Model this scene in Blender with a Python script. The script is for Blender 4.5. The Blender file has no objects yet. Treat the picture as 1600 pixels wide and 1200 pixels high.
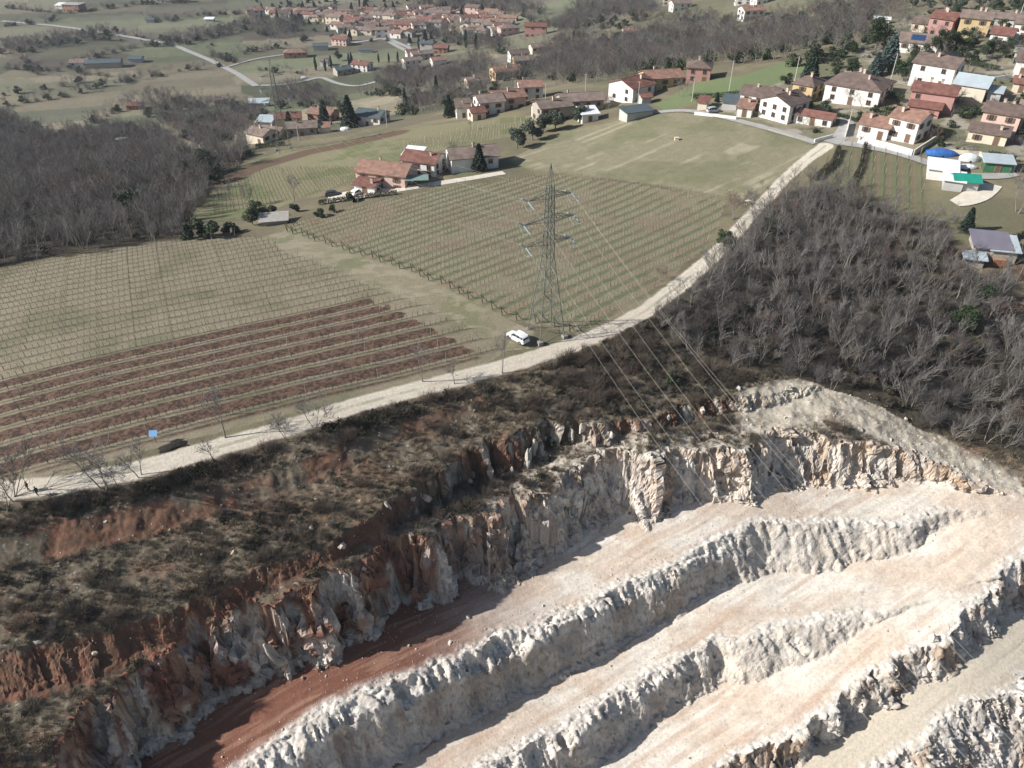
import bpy, bmesh, math, random
import numpy as np
from mathutils import Vector, Matrix
C = bpy.data.collections.new('site'); bpy.context.scene.collection.children.link(C)
SC = bpy.context.scene
# ---------------------------------------------------------------- camera, sky, sun, exposure
CAM_H = 75.0
PITCH = math.radians(35.6)          # below the horizon
FPX = 1218.0                        # focal length in photo pixels (1600 wide)
cam = bpy.data.cameras.new('camera'); cam_o = bpy.data.objects.new('camera', cam); C.objects.link(cam_o)
cam_o.location = (0, 0, CAM_H); cam_o.rotation_euler = (math.pi / 2 - PITCH, 0, 0)
cam.sensor_width = 36; cam.lens = 36 * FPX / 1600; cam.clip_start = 0.5; cam.clip_end = 20000
SC.camera = cam_o
SUN_EL, SUN_AZ = math.radians(31), math.radians(260)     # azimuth clockwise from +Y of where the sun stands
world = bpy.data.worlds.new('World'); SC.world = world; world.use_nodes = True
wn = world.node_tree; bgn = wn.nodes['Background']
sky = wn.nodes.new('ShaderNodeTexSky'); sky.sky_type = 'NISHITA'; sky.sun_disc = False
sky.sun_elevation = SUN_EL; sky.sun_rotation = SUN_AZ; sky.altitude = 200; sky.dust_density = 1.5
wn.links.new(sky.outputs[0], bgn.inputs[0]); bgn.inputs[1].default_value = 0.062
sl = bpy.data.lights.new('sun', 'SUN'); so = bpy.data.objects.new('sun', sl); C.objects.link(so)
sl.energy = 5.0; sl.angle = math.radians(0.55); sl.color = (1.0, 0.965, 0.915)
sdir = Vector((math.sin(SUN_AZ) * math.cos(SUN_EL), math.cos(SUN_AZ) * math.cos(SUN_EL), math.sin(SUN_EL)))
so.rotation_euler = sdir.to_track_quat('Z', 'Y').to_euler(); so.location = (-200, 0, 300)
SC.view_settings.view_transform = 'Standard'; SC.view_settings.look = 'None'
SC.view_settings.exposure = 0.58; SC.view_settings.gamma = 1.0
# ---------------------------------------------------------------- noise
def _h(ix, iy, s):
    n = (ix.astype(np.int64) * 374761393 + iy.astype(np.int64) * 668265263 + s * 974634777) & 0xffffffff
    n = ((n ^ (n >> 13)) * 1274126177) & 0xffffffff
    return ((n ^ (n >> 16)) & 0xffff) / 65535.0
def vn(x, y, s=0):                                        # value noise 0..1
    xi = np.floor(x); yi = np.floor(y); fx = x - xi; fy = y - yi
    fx = fx * fx * (3 - 2 * fx); fy = fy * fy * (3 - 2 * fy)
    a = _h(xi, yi, s); b = _h(xi + 1, yi, s); c = _h(xi, yi + 1, s); d = _h(xi + 1, yi + 1, s)
    return (a * (1 - fx) + b * fx) * (1 - fy) + (c * (1 - fx) + d * fx) * fy
def fbm(x, y, s=0, o=4, g=0.5):
    t = 0; a = 1; n = 0
    for i in range(o):
        t = t + a * vn(x * 2 ** i + 17.3 * i, y * 2 ** i - 9.1 * i, s + i); n += a; a *= g
    return t / n
def ridge(x, y, s=0, o=3):
    t = 0; a = 1; n = 0
    for i in range(o):
        t = t + a * (1 - np.abs(2 * vn(x * 2 ** i + 5.7 * i, y * 2 ** i + 3.3 * i, s + i) - 1)); n += a; a *= 0.5
    return t / n
def worley(u, v, s=0):
    """nearest jittered cell: distance and that cell's own random value"""
    ui = np.floor(u); vi = np.floor(v); best = np.full(np.shape(u), 9.0); sec = best.copy(); val = np.zeros(np.shape(u))
    for i in (-1, 0, 1):
        for j in (-1, 0, 1):
            a = ui + i; b = vi + j; d = (a + _h(a, b, s) - u) ** 2 + (b + _h(a, b, s + 1) - v) ** 2; m = d < best
            sec = np.where(m, best, np.minimum(sec, d)); val = np.where(m, _h(a, b, s + 2), val); best = np.where(m, d, best)
    return np.sqrt(best), val, np.sqrt(sec)
def ss(a, b, x):
    t = np.clip((x - a) / (b - a), 0, 1); return t * t * (3 - 2 * t)
# ---------------------------------------------------------------- survey: photo bearings to ground points
SP, CP = math.sin(PITCH), math.cos(PITCH)
def rays(px, py):
    px = np.asarray(px, float); py = np.asarray(py, float)
    a = (px - 800) / FPX; b = (600 - py) / FPX
    return a, CP + b * SP, -SP + b * CP                 # world dir with unit axial depth
def to_z(px, py, z):
    a, f, d = rays(px, py); t = (np.asarray(z, float) - CAM_H) / d
    return a * t, f * t
def project(x, y, z):
    dz = z - CAM_H; dep = y * CP - dz * SP; up = y * SP + dz * CP
    return 800 + FPX * x / dep, 600 - FPX * up / dep
CTRL = [(0,770,-1),(400,680,0),(840,550,0),(1090,430,1),(1200,310,3),(1290,225,6),
 (0,600,-.5),(400,500,0),(0,430,-3),(200,390,-3),(400,370,-2),(600,400,0),(800,350,0),(1000,300,1),(1100,320,2),(850,270,-1),(700,290,-2),(600,300,-3),
 (1050,185,4),(900,240,-1),(1000,240,2),(1200,230,5),
 (1450,180,10),(1250,140,8),(1400,90,13),(1550,70,16),(1580,250,9),(1500,310,6),(1530,400,3),(1300,450,0),(1300,560,-3),(1550,650,-9),(1200,570,-2),(1600,350,5),(1590,520,-2),
 (1150,130,7),(1240,90,8),(1100,110,3),(1200,85,2),(1000,150,0),(880,190,-3),(750,170,-12),(830,150,-10),
 (600,230,-12),(500,230,-18),(400,290,-16),(330,320,-12),(450,330,-6),(430,210,-25),(300,350,-8),(550,200,-24),
 (0,380,-9),(0,300,-32),(150,260,-42),(0,220,-62),(280,230,-48),
 (0,150,-70),(200,150,-70),(400,120,-70),(560,140,-64),(650,130,-50),(620,180,-36),(500,50,-74),(200,50,-74),(0,20,-76),(600,20,-76),(400,165,-60),(700,60,-68),
 (800,110,-35),(750,130,-32),(840,60,-46),(900,30,-50),(1000,60,-33),(900,110,-26),(1000,100,-18),(1050,20,-26),(1170,25,-12),(1300,20,-3),(1400,30,7),(1550,20,13),
 (0,-60,-78),(400,-60,-78),(800,-50,-60),(1100,-50,-30),(1500,-50,8),
 (-300,770,-3),(-300,430,-8),(-300,200,-66),(-300,50,-74),(1900,650,-8),(1900,400,2),(1900,200,12),(1900,50,18),
 (0,850,-2.6),(300,850,-5),(600,700,-2.2),(900,600,-1.8),(500,850,-6),(800,720,-5),(1000,660,-5),(1250,640,-6.5),(0,1150,-10),(200,1030,-9),(1350,660,-8),(1450,720,-12),(1560,770,-15),(1700,780,-16)]
cw = [(*to_z(a, b, c), c) for a, b, c in CTRL]
cw = [(float(a), float(b), c) for a, b, c in cw]
cw += [(-60,30,-12),(0,45,-9),(60,60,-12),(-100,0,-14),(0,-10,-11),(100,20,-16),(130,70,-16),(85,78,-15),(0,-120,-10),(-300,-50,-8),(300,-50,-14),(-500,150,-30),(500,200,5),(-900,900,-78),(0,2200,-78),(900,1500,0),(-1800,2500,-78),(2000,2500,10)]
CWA = np.array(cw)
def _k(r2): return np.sqrt(r2 + 30.0 ** 2)             # multiquadric
def _fit():
    P = CWA[:, :2]; n = len(P)
    A = _k(((P[:, None] - P[None]) ** 2).sum(-1)) - np.eye(n) * 2.0
    M = np.zeros((n + 3, n + 3)); M[:n, :n] = A; M[:n, n] = 1; M[:n, n + 1:] = P / 500; M[n, :n] = 1; M[n + 1:, :n] = (P / 500).T
    return np.linalg.solve(M, np.r_[CWA[:, 2], 0, 0, 0])
RW = _fit()
def base_exact(x, y):
    x = np.asarray(x, float); y = np.asarray(y, float); n = len(CWA)
    z = RW[n] + RW[n + 1] * x / 500 + RW[n + 2] * y / 500
    for i in range(n): z = z + RW[i] * _k((x - CWA[i, 0]) ** 2 + (y - CWA[i, 1]) ** 2)
    far = ss(1300, 2600, np.hypot(x, y))
    return z * (1 - far) + far * (-78 + 70 * ss(-200, 2200, x))
GR = []
for (x0, x1, y0, y1, st) in ((-230, 260, -40, 330, 2.0), (-2600, 2600, -200, 4400, 20.0)):
    gx = np.arange(x0, x1 + st, st); gy = np.arange(y0, y1 + st, st)
    GR.append((x0, y0, st, base_exact(*np.meshgrid(gx, gy))))
def _bil(g, x, y):
    x0, y0, st, A = g; u = np.clip((x - x0) / st, 0, A.shape[1] - 1.001); v = np.clip((y - y0) / st, 0, A.shape[0] - 1.001)
    i = u.astype(int); j = v.astype(int); fu = u - i; fv = v - j
    return (A[j, i] * (1 - fu) + A[j, i + 1] * fu) * (1 - fv) + (A[j + 1, i] * (1 - fu) + A[j + 1, i + 1] * fu) * fv
def base(x, y):
    x = np.asarray(x, float); y = np.asarray(y, float)
    w = np.clip((240 - np.abs(x - 15)) / 20, 0, 1) * np.clip((325 - y) / 30, 0, 1) * np.clip((y + 38) / 10, 0, 1)
    return _bil(GR[0], x, y) * w + _bil(GR[1], x, y) * (1 - w)
# ---------------------------------------------------------------- quarry benches: crest line, toe line (photo bearings), face height
BENCH = [
 dict(name='bank', crest=[(-300,880),(0,835),(150,800),(300,765),(420,735),(540,690),(640,650),(760,625),(850,600)],
      toe=[(-300,1010),(0,905),(150,880),(300,850),(420,800),(540,760),(640,700),(760,660),(850,620)], H=[2.2,2.2,2.2,2,1.8,1.6,1.2,.7,0], rough=.7, kind=0),
 dict(name='scarp', crest=[(-300,1080),(0,1010),(100,1000),(170,985),(230,965),(330,925),(400,890),(500,860),(590,800),(650,755),(740,705),(800,680),(850,655),(950,655),(1010,655),(1080,625),(1150,618),(1240,610),(1300,600)],
      toe=[(-300,1190),(0,1110),(100,1090),(170,1060),(230,1030),(330,975),(400,935),(500,890),(590,850),(650,805),(740,760),(800,740),(850,715),(950,690),(1010,675),(1080,660),(1150,650),(1240,632),(1300,605)], H=[4,4,4,3.6,3.2,2.6,1.8,1.6,3,4,4.6,4.6,4,3,1.4,2.2,2.2,1.3,0], rough=1.2, kind=1),
 dict(name='upper', crest=[(-250,1370),(-100,1290),(60,1190),(130,1120),(200,1070),(275,1030),(340,990),(430,955),(500,925),(570,900),(610,870),(690,835),(770,795),(850,755),(900,730),(940,712),(1000,705),(1080,700),(1160,688),(1250,680),(1330,690),(1400,700),(1450,722),(1520,750),(1600,775)],
      toe=[(0,1400),(120,1290),(250,1200),(330,1160),(400,1120),(480,1065),(560,1030),(640,985),(730,935),(800,905),(850,885),(920,850),(1000,815),(1080,785),(1160,773),(1250,768),(1330,765),(1420,755),(1480,752),(1560,765)],
      H=[10,10,10,10,10,10,10,10,10,10,10.5,10.5,10.5,10.5,10.5,10,9.5,8.5,7.6,7.6,7,5,3.4,1,0], rough=1.9, kind=2),
 dict(name='second', crest=[(100,1390),(250,1290),(400,1190),(480,1133),(560,1088),(620,1062),(700,1028),(800,984),(900,944),(1000,902),(1050,882),(1110,858),(1180,828),(1215,820),(1300,820),(1400,815),(1470,806),(1530,800),(1620,798)],
      toe=[(350,1420),(540,1250),(640,1185),(722,1130),(800,1098),(887,1060),(1005,1000),(1087,948),(1150,922),(1187,908),(1300,900),(1380,870),(1450,840),(1530,812)],
      H=[10,10,10,10,10,10,9.6,9.2,8.6,8.2,7.6,7,6.6,6.6,5.6,3.6,2.2,.6,0], rough=1.2, kind=3),
 dict(name='third', crest=[(560,1305),(700,1225),(815,1167),(892,1122),(940,1097),(972,1080),(1015,1054),(1065,1032),(1100,1014),(1125,1000),(1160,1000),(1200,990),(1300,970),(1385,952),(1430,940),(1480,925)],
      toe=[(760,1330),(860,1260),(945,1198),(1000,1152),(1037,1125),(1085,1100),(1120,1075),(1200,1070),(1275,1035),(1312,1012),(1380,970),(1430,943)],
      H=[8,8,7.6,7.2,7.2,7,6.6,6.4,6.2,5.6,5,4,2.6,1.2,.3,0], rough=1.2, kind=4),
 dict(name='fourth', crest=[(900,1330),(1050,1240),(1120,1200),(1200,1163),(1245,1140),(1300,1112),(1335,1077),(1360,1050),(1405,1030),(1440,1012),(1480,990),(1500,972),(1535,932),(1560,910),(1600,870),(1680,820)],
      toe=[(1100,1330),(1160,1240),(1225,1190),(1310,1150),(1362,1122),(1425,1085),(1477,1050),(1525,1022),(1575,980),(1600,950),(1680,880)],
      H=[6,6,6,5.5,5.5,5.5,5.5,5,5,5,5,5,5.5,6,6,5], rough=1.2, kind=5),
 dict(name='fifth', crest=[(1150,1330),(1270,1250),(1362,1197),(1425,1168),(1450,1150),(1480,1125),(1510,1107),(1555,1093),(1600,1072),(1700,1020)],
      toe=[(1350,1400),(1500,1300),(1600,1240),(1750,1130)],
      H=[8]*10, rough=1.3, kind=6),
]
LINES = []
def seg_eval(L, x, y):
    """distance past the crest (positive on the pit side), plus height and width there"""
    P = L['P']; best = np.full(x.shape, 1e18); sd = np.zeros(x.shape); hh = np.zeros(x.shape); w = np.zeros(x.shape); sx = np.zeros(x.shape)
    for i in range(len(P) - 1):
        ax, ay = P[i]; dx, dy = P[i + 1][0] - ax, P[i + 1][1] - ay; l2 = dx * dx + dy * dy
        t = ((x - ax) * dx + (y - ay) * dy) / l2
        tc = np.clip(t, 0, 1)
        qx = x - (ax + tc * dx); qy = y - (ay + tc * dy); d2 = qx * qx + qy * qy
        m = d2 < best
        cr = dx * (y - ay) - dy * (x - ax)                # >0 : left of line (uphill)
        best = np.where(m, d2, best); sd = np.where(m, np.where(cr > 0, -1, 1) * np.sqrt(d2), sd)
        hh = np.where(m, L['H'][i] * (1 - tc) + L['H'][i + 1] * tc, hh)
        w = np.where(m, L['W'][i] * (1 - tc) + L['W'][i + 1] * tc, w)
        sx = np.where(m, L['S'][i] + tc * math.sqrt(l2), sx)
    if len(set(L['H'])) > 1:                              # height and width drift smoothly along and across the bench
        Q = L.get('Q')
        if Q is None:
            q = []
            for i in range(len(P) - 1):
                n = max(1, int(math.hypot(P[i + 1][0] - P[i][0], P[i + 1][1] - P[i][1]) / 2.5))
                for j in range(n): t = j / n; q.append((P[i][0] * (1 - t) + P[i + 1][0] * t, P[i][1] * (1 - t) + P[i + 1][1] * t, L['H'][i] * (1 - t) + L['H'][i + 1] * t, L['W'][i] * (1 - t) + L['W'][i + 1] * t))
            q.append((P[-1][0], P[-1][1], L['H'][-1], L['W'][-1])); Q = q
            if L.get('done'): L['Q'] = Q
        W0 = 0; W1 = 0; W2 = 0
        for qx, qy, h_, w_ in Q:
            k = 1.0 / ((x - qx) ** 2 + (y - qy) ** 2 + 4.0) ** 1.6; W0 = W0 + k; W1 = W1 + k * h_; W2 = W2 + k * w_
        hh = W1 / W0; w = W2 / W0
    return sd, hh, w, sx
ROUGH = [1.0]
def drop(L, x, y, detail=True):
    sd, hh, w, s = seg_eval(L, x, y)
    far = (sd < -12) 
    if detail:
        k = L['kind']; r = L['rough'] * np.minimum(1, hh / 4)
        U = x * .87 + y * .5; V = y * .87 - x * .5                      # along and across the benches
        n = (ridge(U / 5.5 + 3.1 * k, V / 16, 11 + k, 3) - 0.62) * 2.3 * r + (fbm(U / 1.7, V / 5.0, 31 + k, 3) - 0.5) * 1.5 * r
        n = n + (worley(U / 2.4, V / 7, 51 + k)[1] - .5) * 1.5 * r + (worley(U / .9, V / 3, 55 + k)[1] - .5) * .7 * r
        if k == 2: n = (ridge(U / 6.5 + 6.2, V / 16, 13, 3) - 0.6) * 2.2 * r + (worley(U / 4.6 + .3 * vn(U / 2, V / 2, 57), V / 9, 53)[1] - .5) * 2.6 * r * .6 + (worley(U / 1.6, V / 4, 56)[1] - .5) * .8 + (fbm(U / .9, V / 2.0, 35, 3) - 0.5) * 1.0
        if k < 2: n = n * (.45 + .55 * ss(-16, -8, x))
        if k >= 5: n = n * 0.5
        if k in (3, 4): n = n * (.16 + .22 * (ss(34, 41, x) if k == 3 else ss(25, 31, x))) + (fbm(U / 8, V / 20, 37 + k, 3) - .5) * 2.6
        if k == 2: n = n * 1.15 + (ridge(U / 10 + 9, V / 30, 401, 2) - .5) * 5.0 * ss(25, -5, x)
        sd = sd + n * ss(w * 2.5 + 3, w * .5, np.abs(sd - w * .5))
    rb = ss(34, 41, x) if L['kind'] == 3 else ss(25, 31, x) if L['kind'] == 4 else 0 * x
    w = w * (1 - .05 * (1 - rb) * (L['kind'] in (3, 4)))
    t = np.clip(sd / np.maximum(w, .4), 0, 1)
    # face profile: steep upper rock, talus apron at the foot
    p = np.where(t < .70, t / .70 * .90, .90 + (t - .70) / .30 * .10)
    if L['kind'] in (3, 4):
        jg = 0
        if detail: jg = ss(0, .2, t) * ((worley(U / 1.3, V / 9, 90)[1] - .5) * .22 * ss(.35, .6, fbm(U / 6, V / 20, 98, 2)) + (worley(U / .5, V / 6, 93)[1] - .5) * .10 + (fbm(U / 5, V / 30, 96, 3) - .5) * .42)
        pa = np.clip(np.maximum(t / .46 * .17 + jg, (t - .36) / .46), 0, .93); pa = np.where(t > .80, np.maximum(pa, .93 + (t - .80) / .20 * .07), pa)
        p = pa * (1 - rb) + p * rb
    q = ss(0, 1, t)
    p = p * .9 + q * .1; p = p * (1 - rb) + (t * .7 + q * .3) * rb
    if detail:
        # ledges
        p = p + np.where((t > 0) & (t < 1), 0.045 * (vn(t * 6 + fbm(U / 3, U * 0, 5 + L['kind'], 2) * 3, U / 2.5, 77 + L['kind']) - .5) * 2, 0)
    return hh * p, t, (U if detail else s), sd
def surf(x, y, n=None, detail=False):
    z = base(x, y)
    for L in LINES[:n]: z = z - drop(L, x, y, detail)[0]
    return z
def hit(px, py, n=None, extra=0.0, tmax=None):
    """first intersection of the photo bearings with the smooth terrain"""
    a, f, d = rays(np.atleast_1d(px), np.atleast_1d(py))
    d = np.minimum(d, -0.03)
    lo = np.full(a.shape, 35.0); prev = lo.copy(); found = np.zeros(a.shape, bool); hi = np.full(a.shape, 5000.0)
    t = lo.copy()
    for i in range(170):
        t2 = t * 1.03
        g = (CAM_H + d * t2) - (surf(a * t2, f * t2, n) - extra)
        m = (g < 0) & ~found
        lo = np.where(m, t, lo); hi = np.where(m, t2, hi); found |= m; t = t2
        if found.all(): break
    for i in range(22):
        mid = (lo + hi) / 2; g = (CAM_H + d * mid) - (surf(a * mid, f * mid, n) - extra)
        lo = np.where(g > 0, mid, lo); hi = np.where(g > 0, hi, mid)
    return a * hi, f * hi, surf(a * hi, f * hi, n) - extra
def dens(pts, n=4):
    out = []
    for i in range(len(pts) - 1):
        for j in range(n):
            u = j / n; out.append(tuple(pts[i][k] * (1 - u) + pts[i + 1][k] * u for k in range(len(pts[i]))))
    out.append(tuple(pts[-1])); return out
for bi, b in enumerate(BENCH):
    cr = dens([(p[0], p[1], h) for p, h in zip(b['crest'], b['H'])], 2)
    xs, ys, zs = hit([c[0] for c in cr], [c[1] for c in cr], bi)
    H = np.array([c[2] for c in cr]); P = np.c_[xs, ys]
    tp = dens(b['toe'], 3)
    L = dict(P=P, H=H, W=np.ones(len(P)), kind=b['kind'], rough=b['rough'], S=np.r_[0, np.cumsum(np.hypot(*np.diff(P, axis=0).T))])
    L['sx'] = xs; L['s_right'] = L['S'][-1] - 40
    # width of the face: toe bearing met with the surface lowered by the local face height
    ta = np.array([p[0] for p in tp]); tb = np.array([p[1] for p in tp]); hx = np.interp(ta, [c[0] for c in cr], H)
    for _ in range(2):
        tx, ty, z1 = hit(ta, tb, bi, extra=hx); hx = seg_eval(L, tx, ty)[1]
    sd, hh, w_, s_ = seg_eval(L, tx, ty)
    o = np.argsort(s_); w = np.interp(L['S'], s_[o], sd[o])
    b['wraw'] = list(zip(np.round(s_[o]), np.round(sd[o], 1), np.round(hh[o], 1)))
    L['W'] = np.clip(w, 0.28 * H + .3, 1.6 * H + 1.0)
    L['done'] = True; LINES.append(L)
# ---------------------------------------------------------------- ground regions and colours
def inpoly(x, y, P):
    r = np.zeros(np.shape(x), bool); n = len(P)
    for i in range(n):
        x1, y1 = P[i]; x2, y2 = P[(i + 1) % n]
        if y1 == y2: continue
        c = ((y1 > y) != (y2 > y)) & (x < (x2 - x1) * (y - y1) / (y2 - y1) + x1); r ^= c
    return r
def ground_poly(pts):
    x, y, z = hit([p[0] for p in pts], [p[1] for p in pts]); return list(zip(x, y))
def pl_dist(P, x, y, W=None):
    best = np.full(np.shape(x), 1e9); ww = np.ones(np.shape(x))
    for i in range(len(P) - 1):
        ax, ay = P[i]; dx, dy = P[i + 1][0] - ax, P[i + 1][1] - ay; l2 = dx * dx + dy * dy + 1e-9
        t = np.clip(((x - ax) * dx + (y - ay) * dy) / l2, 0, 1)
        d = np.hypot(x - ax - t * dx, y - ay - t * dy); m = d < best
        best = np.where(m, d, best)
        if W is not None: ww = np.where(m, W[i] * (1 - t) + W[i + 1] * t, ww)
    return (best, ww) if W is not None else best
REG = {k: ground_poly(v) for k, v in dict(
 vineA=[(-260,470),(0,423),(150,393),(300,372),(405,371),(450,395),(560,440),(640,470),(715,508),(790,548),(760,568),(600,610),(420,655),(220,708),(60,752),(-40,762),(-260,800)],
 vineB=[(440,362),(470,345),(560,322),(700,293),(860,272),(920,280),(1000,288),(1132,316),(1125,345),(1095,392),(1015,465),(985,492),(900,522),(795,500),(720,462),(640,425),(545,395)],
 track=[(405,371),(440,362),(545,395),(640,425),(720,462),(795,500),(835,520),(830,545),(790,548),(715,508),(640,470),(560,440),(450,395)],
 meadow=[(790,252),(870,208),(990,184),(1060,176),(1150,190),(1272,222),(1280,237),(1215,292),(1165,312),(1050,292),(900,273),(830,266)],
 vineC=[(1318,226),(1440,240),(1448,335),(1400,338),(1300,285),(1270,275)],
 green=[(1020,165),(1090,128),(1160,118),(1240,92),(1262,104),(1235,135),(1190,138),(1090,160),(1040,172)],
 terr=[(290,330),(350,275),(440,235),(640,200),(860,178),(880,195),(700,232),(640,250),(560,278),(470,310),(420,330),(300,355)],
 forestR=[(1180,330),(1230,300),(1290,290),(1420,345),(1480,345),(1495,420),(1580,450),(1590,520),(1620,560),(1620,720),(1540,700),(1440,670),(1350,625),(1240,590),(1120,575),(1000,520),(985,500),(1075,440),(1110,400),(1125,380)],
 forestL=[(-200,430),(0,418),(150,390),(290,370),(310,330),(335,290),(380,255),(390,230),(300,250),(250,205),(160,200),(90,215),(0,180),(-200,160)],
 yard=[(1090,165),(1180,140),(1250,120),(1320,80),(1420,20),(1600,10),(1700,100),(1680,260),(1480,240),(1310,222),(1270,218),(1150,185)],
).items()}
def gl(pts, w):
    x, y, z = hit([p[0] for p in pts], [p[1] for p in pts]); return np.c_[x, y], list(w) if hasattr(w, '__len__') else [w] * len(pts)
ROADS = dict(
 track=gl([(-300,800),(-100,776),(0,768),(100,757),(220,733),(330,702),(450,668),(560,632),(690,598),(760,580),(840,557),(900,537),(960,512),(1010,485),(1060,447),(1095,418),(1130,385),(1165,345),(1200,308),(1225,280),(1262,248),(1290,228)], [1.65]*14+[1.8,1.7,1.6,1.5,1.5,1.5,1.6,2.0]),
 village=gl([(1290,228),(1330,205),(1318,180)], [2.2,2.2,1.6]),
 lane=gl([(1290,228),(1255,216),(1180,196),(1120,181),(1050,170),(1000,180)], [1.8,1.6,1.5,1.4,1.4,1.3]),
 east=gl([(1300,222),(1380,232),(1470,262),(1530,285),(1560,275),(1600,268)], [1.6]*6),
 drive=gl([(1545,280),(1535,305),(1500,322),(1480,318)], [3.2,3,2.2,1.6]),
 valley=gl([(0,33),(80,40),(112,44),(190,56),(270,70),(330,95),(370,115),(402,136)], 2.4),
 valley2=gl([(402,134),(440,134),(490,124),(500,120),(530,132),(560,136),(600,125)], 1.9),
 valley3=gl([(348,107),(400,92),(450,85)], 1.5),
 hamlet=gl([(610,62),(640,75),(655,88),(600,60),(500,75)], 2.2),
 farm=gl([(495,315),(540,308),(620,298),(700,285),(800,268)], [3,4,2.0,1.6,1.4]),
)
FIELD_HEDGES = [gl(p, 1)[0] for p in ([(0,86),(80,71),(150,53),(200,56),(300,68)],[(0,167),(90,152),(175,134),(260,115),(345,104)],[(100,112),(160,86),(230,72),(330,72)],[(0,108),(100,112),(170,120)],[(140,195),(180,175),(220,165)],[(280,66),(340,58),(400,45)],[(0,12),(100,22),(200,10)],[(350,95),(400,80),(440,72)],[(230,30),(260,35),(300,25),(420,20)],[(820,28),(900,45),(960,45),(1010,30)],[(870,70),(960,38)],[(690,10),(640,30)],[(140,140),(200,124),(256,118)],[(0,150),(60,142),(130,128)],[(330,84),(350,94),(372,98)],[(40,97),(46,110),(62,118)],[(430,76),(480,62)],[(200,8),(300,4)],[(95,62),(190,64)],[(0,42),(70,36),(100,26)],[(410,110),(480,118)],[(560,150),(640,150)],[(860,95),(930,70),(1000,70)],[(820,70),(880,62)],[(960,20),(1030,12)])]
cell = lambda x, y, s, r: _h(np.floor(x / s + 0.0), np.floor(y / s), r)
def mixc(c, col, m):
    m = np.asarray(m)[..., None]; return c * (1 - m) + np.asarray(col) * m
ANG_A, ANG_B, ANG_C = math.radians(24.6), math.radians(41.0), math.radians(69.0)
SP_A, SP_B, SP_C = 3.8, 2.9, 2.7; SP_A2 = 2.85; VA0 = 85.8 * math.sin(math.radians(24.6)) + 106.7 * math.cos(math.radians(24.6))
def phaseA(x, y):
    v = -x * math.sin(ANG_A) + y * math.cos(ANG_A) - VA0; return np.where(v < 0, v / SP_A, v / SP_A2)
def rowphase(x, y, ang, sp): return (-x * math.sin(ang) + y * math.cos(ang)) / sp
def ground_color(x, y, z, D):
    n1 = fbm(x / 9, y / 9, 3, 4); n2 = fbm(x / 1.3, y / 1.3, 8, 3); n3 = fbm(x / 45, y / 45, 5, 3); n4 = vn(x / .35, y / .35, 21)
    c = np.empty(x.shape + (3,)); c[:] = (.155, .135, .09)
    c = mixc(c, (.20, .175, .11), ss(.4, .65, n1)); c = mixc(c, (.115, .12, .07), ss(.5, .75, n3) * .6)
    r = np.hypot(x, y)
    # valley fields: patches turned 18 degrees
    fx = (x * .95 + y * .31 + 40 * (n3 - .5)) * .75; fy = (-x * .31 + y * .95) * 1.5
    k = cell(fx, fy, 110, 4); k2 = cell(fx, fy + 30 * np.floor(fx / 110), 62, 9)
    pal = np.array([(.145,.14,.095),(.18,.16,.11),(.125,.135,.085),(.215,.19,.135),(.135,.12,.095),(.12,.12,.085)])
    fc = (.70 + .5 * cell(fx, fy, 62, 19))[..., None] * pal[(k2 * 5.99).astype(int)] * (0.85 + .3 * k)[..., None] * (.88 + .24 * n1)[..., None]
    stripe = 0.92 + .16 * vn(fx / 1.0 + 0 * fy, fy / 4.5, 91)
    fw = ss(-18, -34, z) * ss(230, 300, y); c = c * (1 - fw)[..., None] + fc * stripe[..., None] * fw[..., None]
    fw2 = ss(440, 520, y) * (z > -18); c = c * (1 - fw2 * .7)[..., None] + fc * (fw2 * .7)[..., None]
    ip = {k: inpoly(x + (n2 - .5) * .8, y + (n1 - .5) * .8, P) for k, P in REG.items()}
    # woods floor
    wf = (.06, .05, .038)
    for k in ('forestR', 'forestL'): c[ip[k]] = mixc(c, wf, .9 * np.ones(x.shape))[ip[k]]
    # vineyards
    ph = phaseA(x, y) + .06 * (vn(x / 7, y / 7, 61) - .5)
    fr = ph - np.floor(ph); g = np.zeros(x.shape + (3,)); g[:] = (.225, .195, .135)
    g = mixc(g, (.155, .15, .095), ss(.55, .75, n1) * .7); g = mixc(g, (.245, .215, .155), ss(.62, .38, n1) * ss(.4, .6, n2))
    soil = mixc(np.zeros(x.shape + (3,)) + (.132, .083, .06), (.062, .041, .032), ss(.4, .6, n4))
    soil = mixc(soil, (.19, .13, .09), ss(.6, .85, n2) * .5)
    PA = (-85.8, 106.7) ; ma = (-(x - PA[0]) * math.sin(ANG_A) + (y - PA[1]) * math.cos(ANG_A)) < 0
    tm = ss(.07, .12, fr + .07 * (n4 - .5)) * ss(.78, .72, fr + .07 * (n4 - .5)) * ma * (pl_dist([REG['vineA'][i] for i in (5, 6, 7, 8, 9)], x, y) > 3.0 + 2.5 * n2) 
    edge = pl_dist([REG['vineA'][i] for i in (9, 10, 11, 12, 13, 14, 15)], x, y)
    tm = tm * ss(1.2, 2.2, edge)
    g = g * (1 - tm)[..., None] + soil * tm[..., None]
    g = mixc(g, (.095, .085, .06), (ss(.84, .92, fr) * ss(1., .97, fr)) * .7)
    c[ip['vineA']] = g[ip['vineA']]
    ph = rowphase(x, y, ANG_B, SP_B) + .08 * (vn(x / 7, y / 7, 63) - .5); fr = ph - np.floor(ph); kk = _h(np.floor(ph), np.floor(ph) * 0, 5)
    g = np.zeros(x.shape + (3,)); g[:] = (.225, .20, .135)
    g = mixc(g, (.215, .155, .11), ss(.45, .7, fbm(x / 6, y / 6, 71, 3)) * .5)
    gm = ss(.50, .62, fr + .12 * (n2 - .5)) * ss(1.0, .88, fr) * ss(.35, .55, fbm(x / 8, y / 8, 44, 3) + .25 * (kk - .4))
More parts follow.
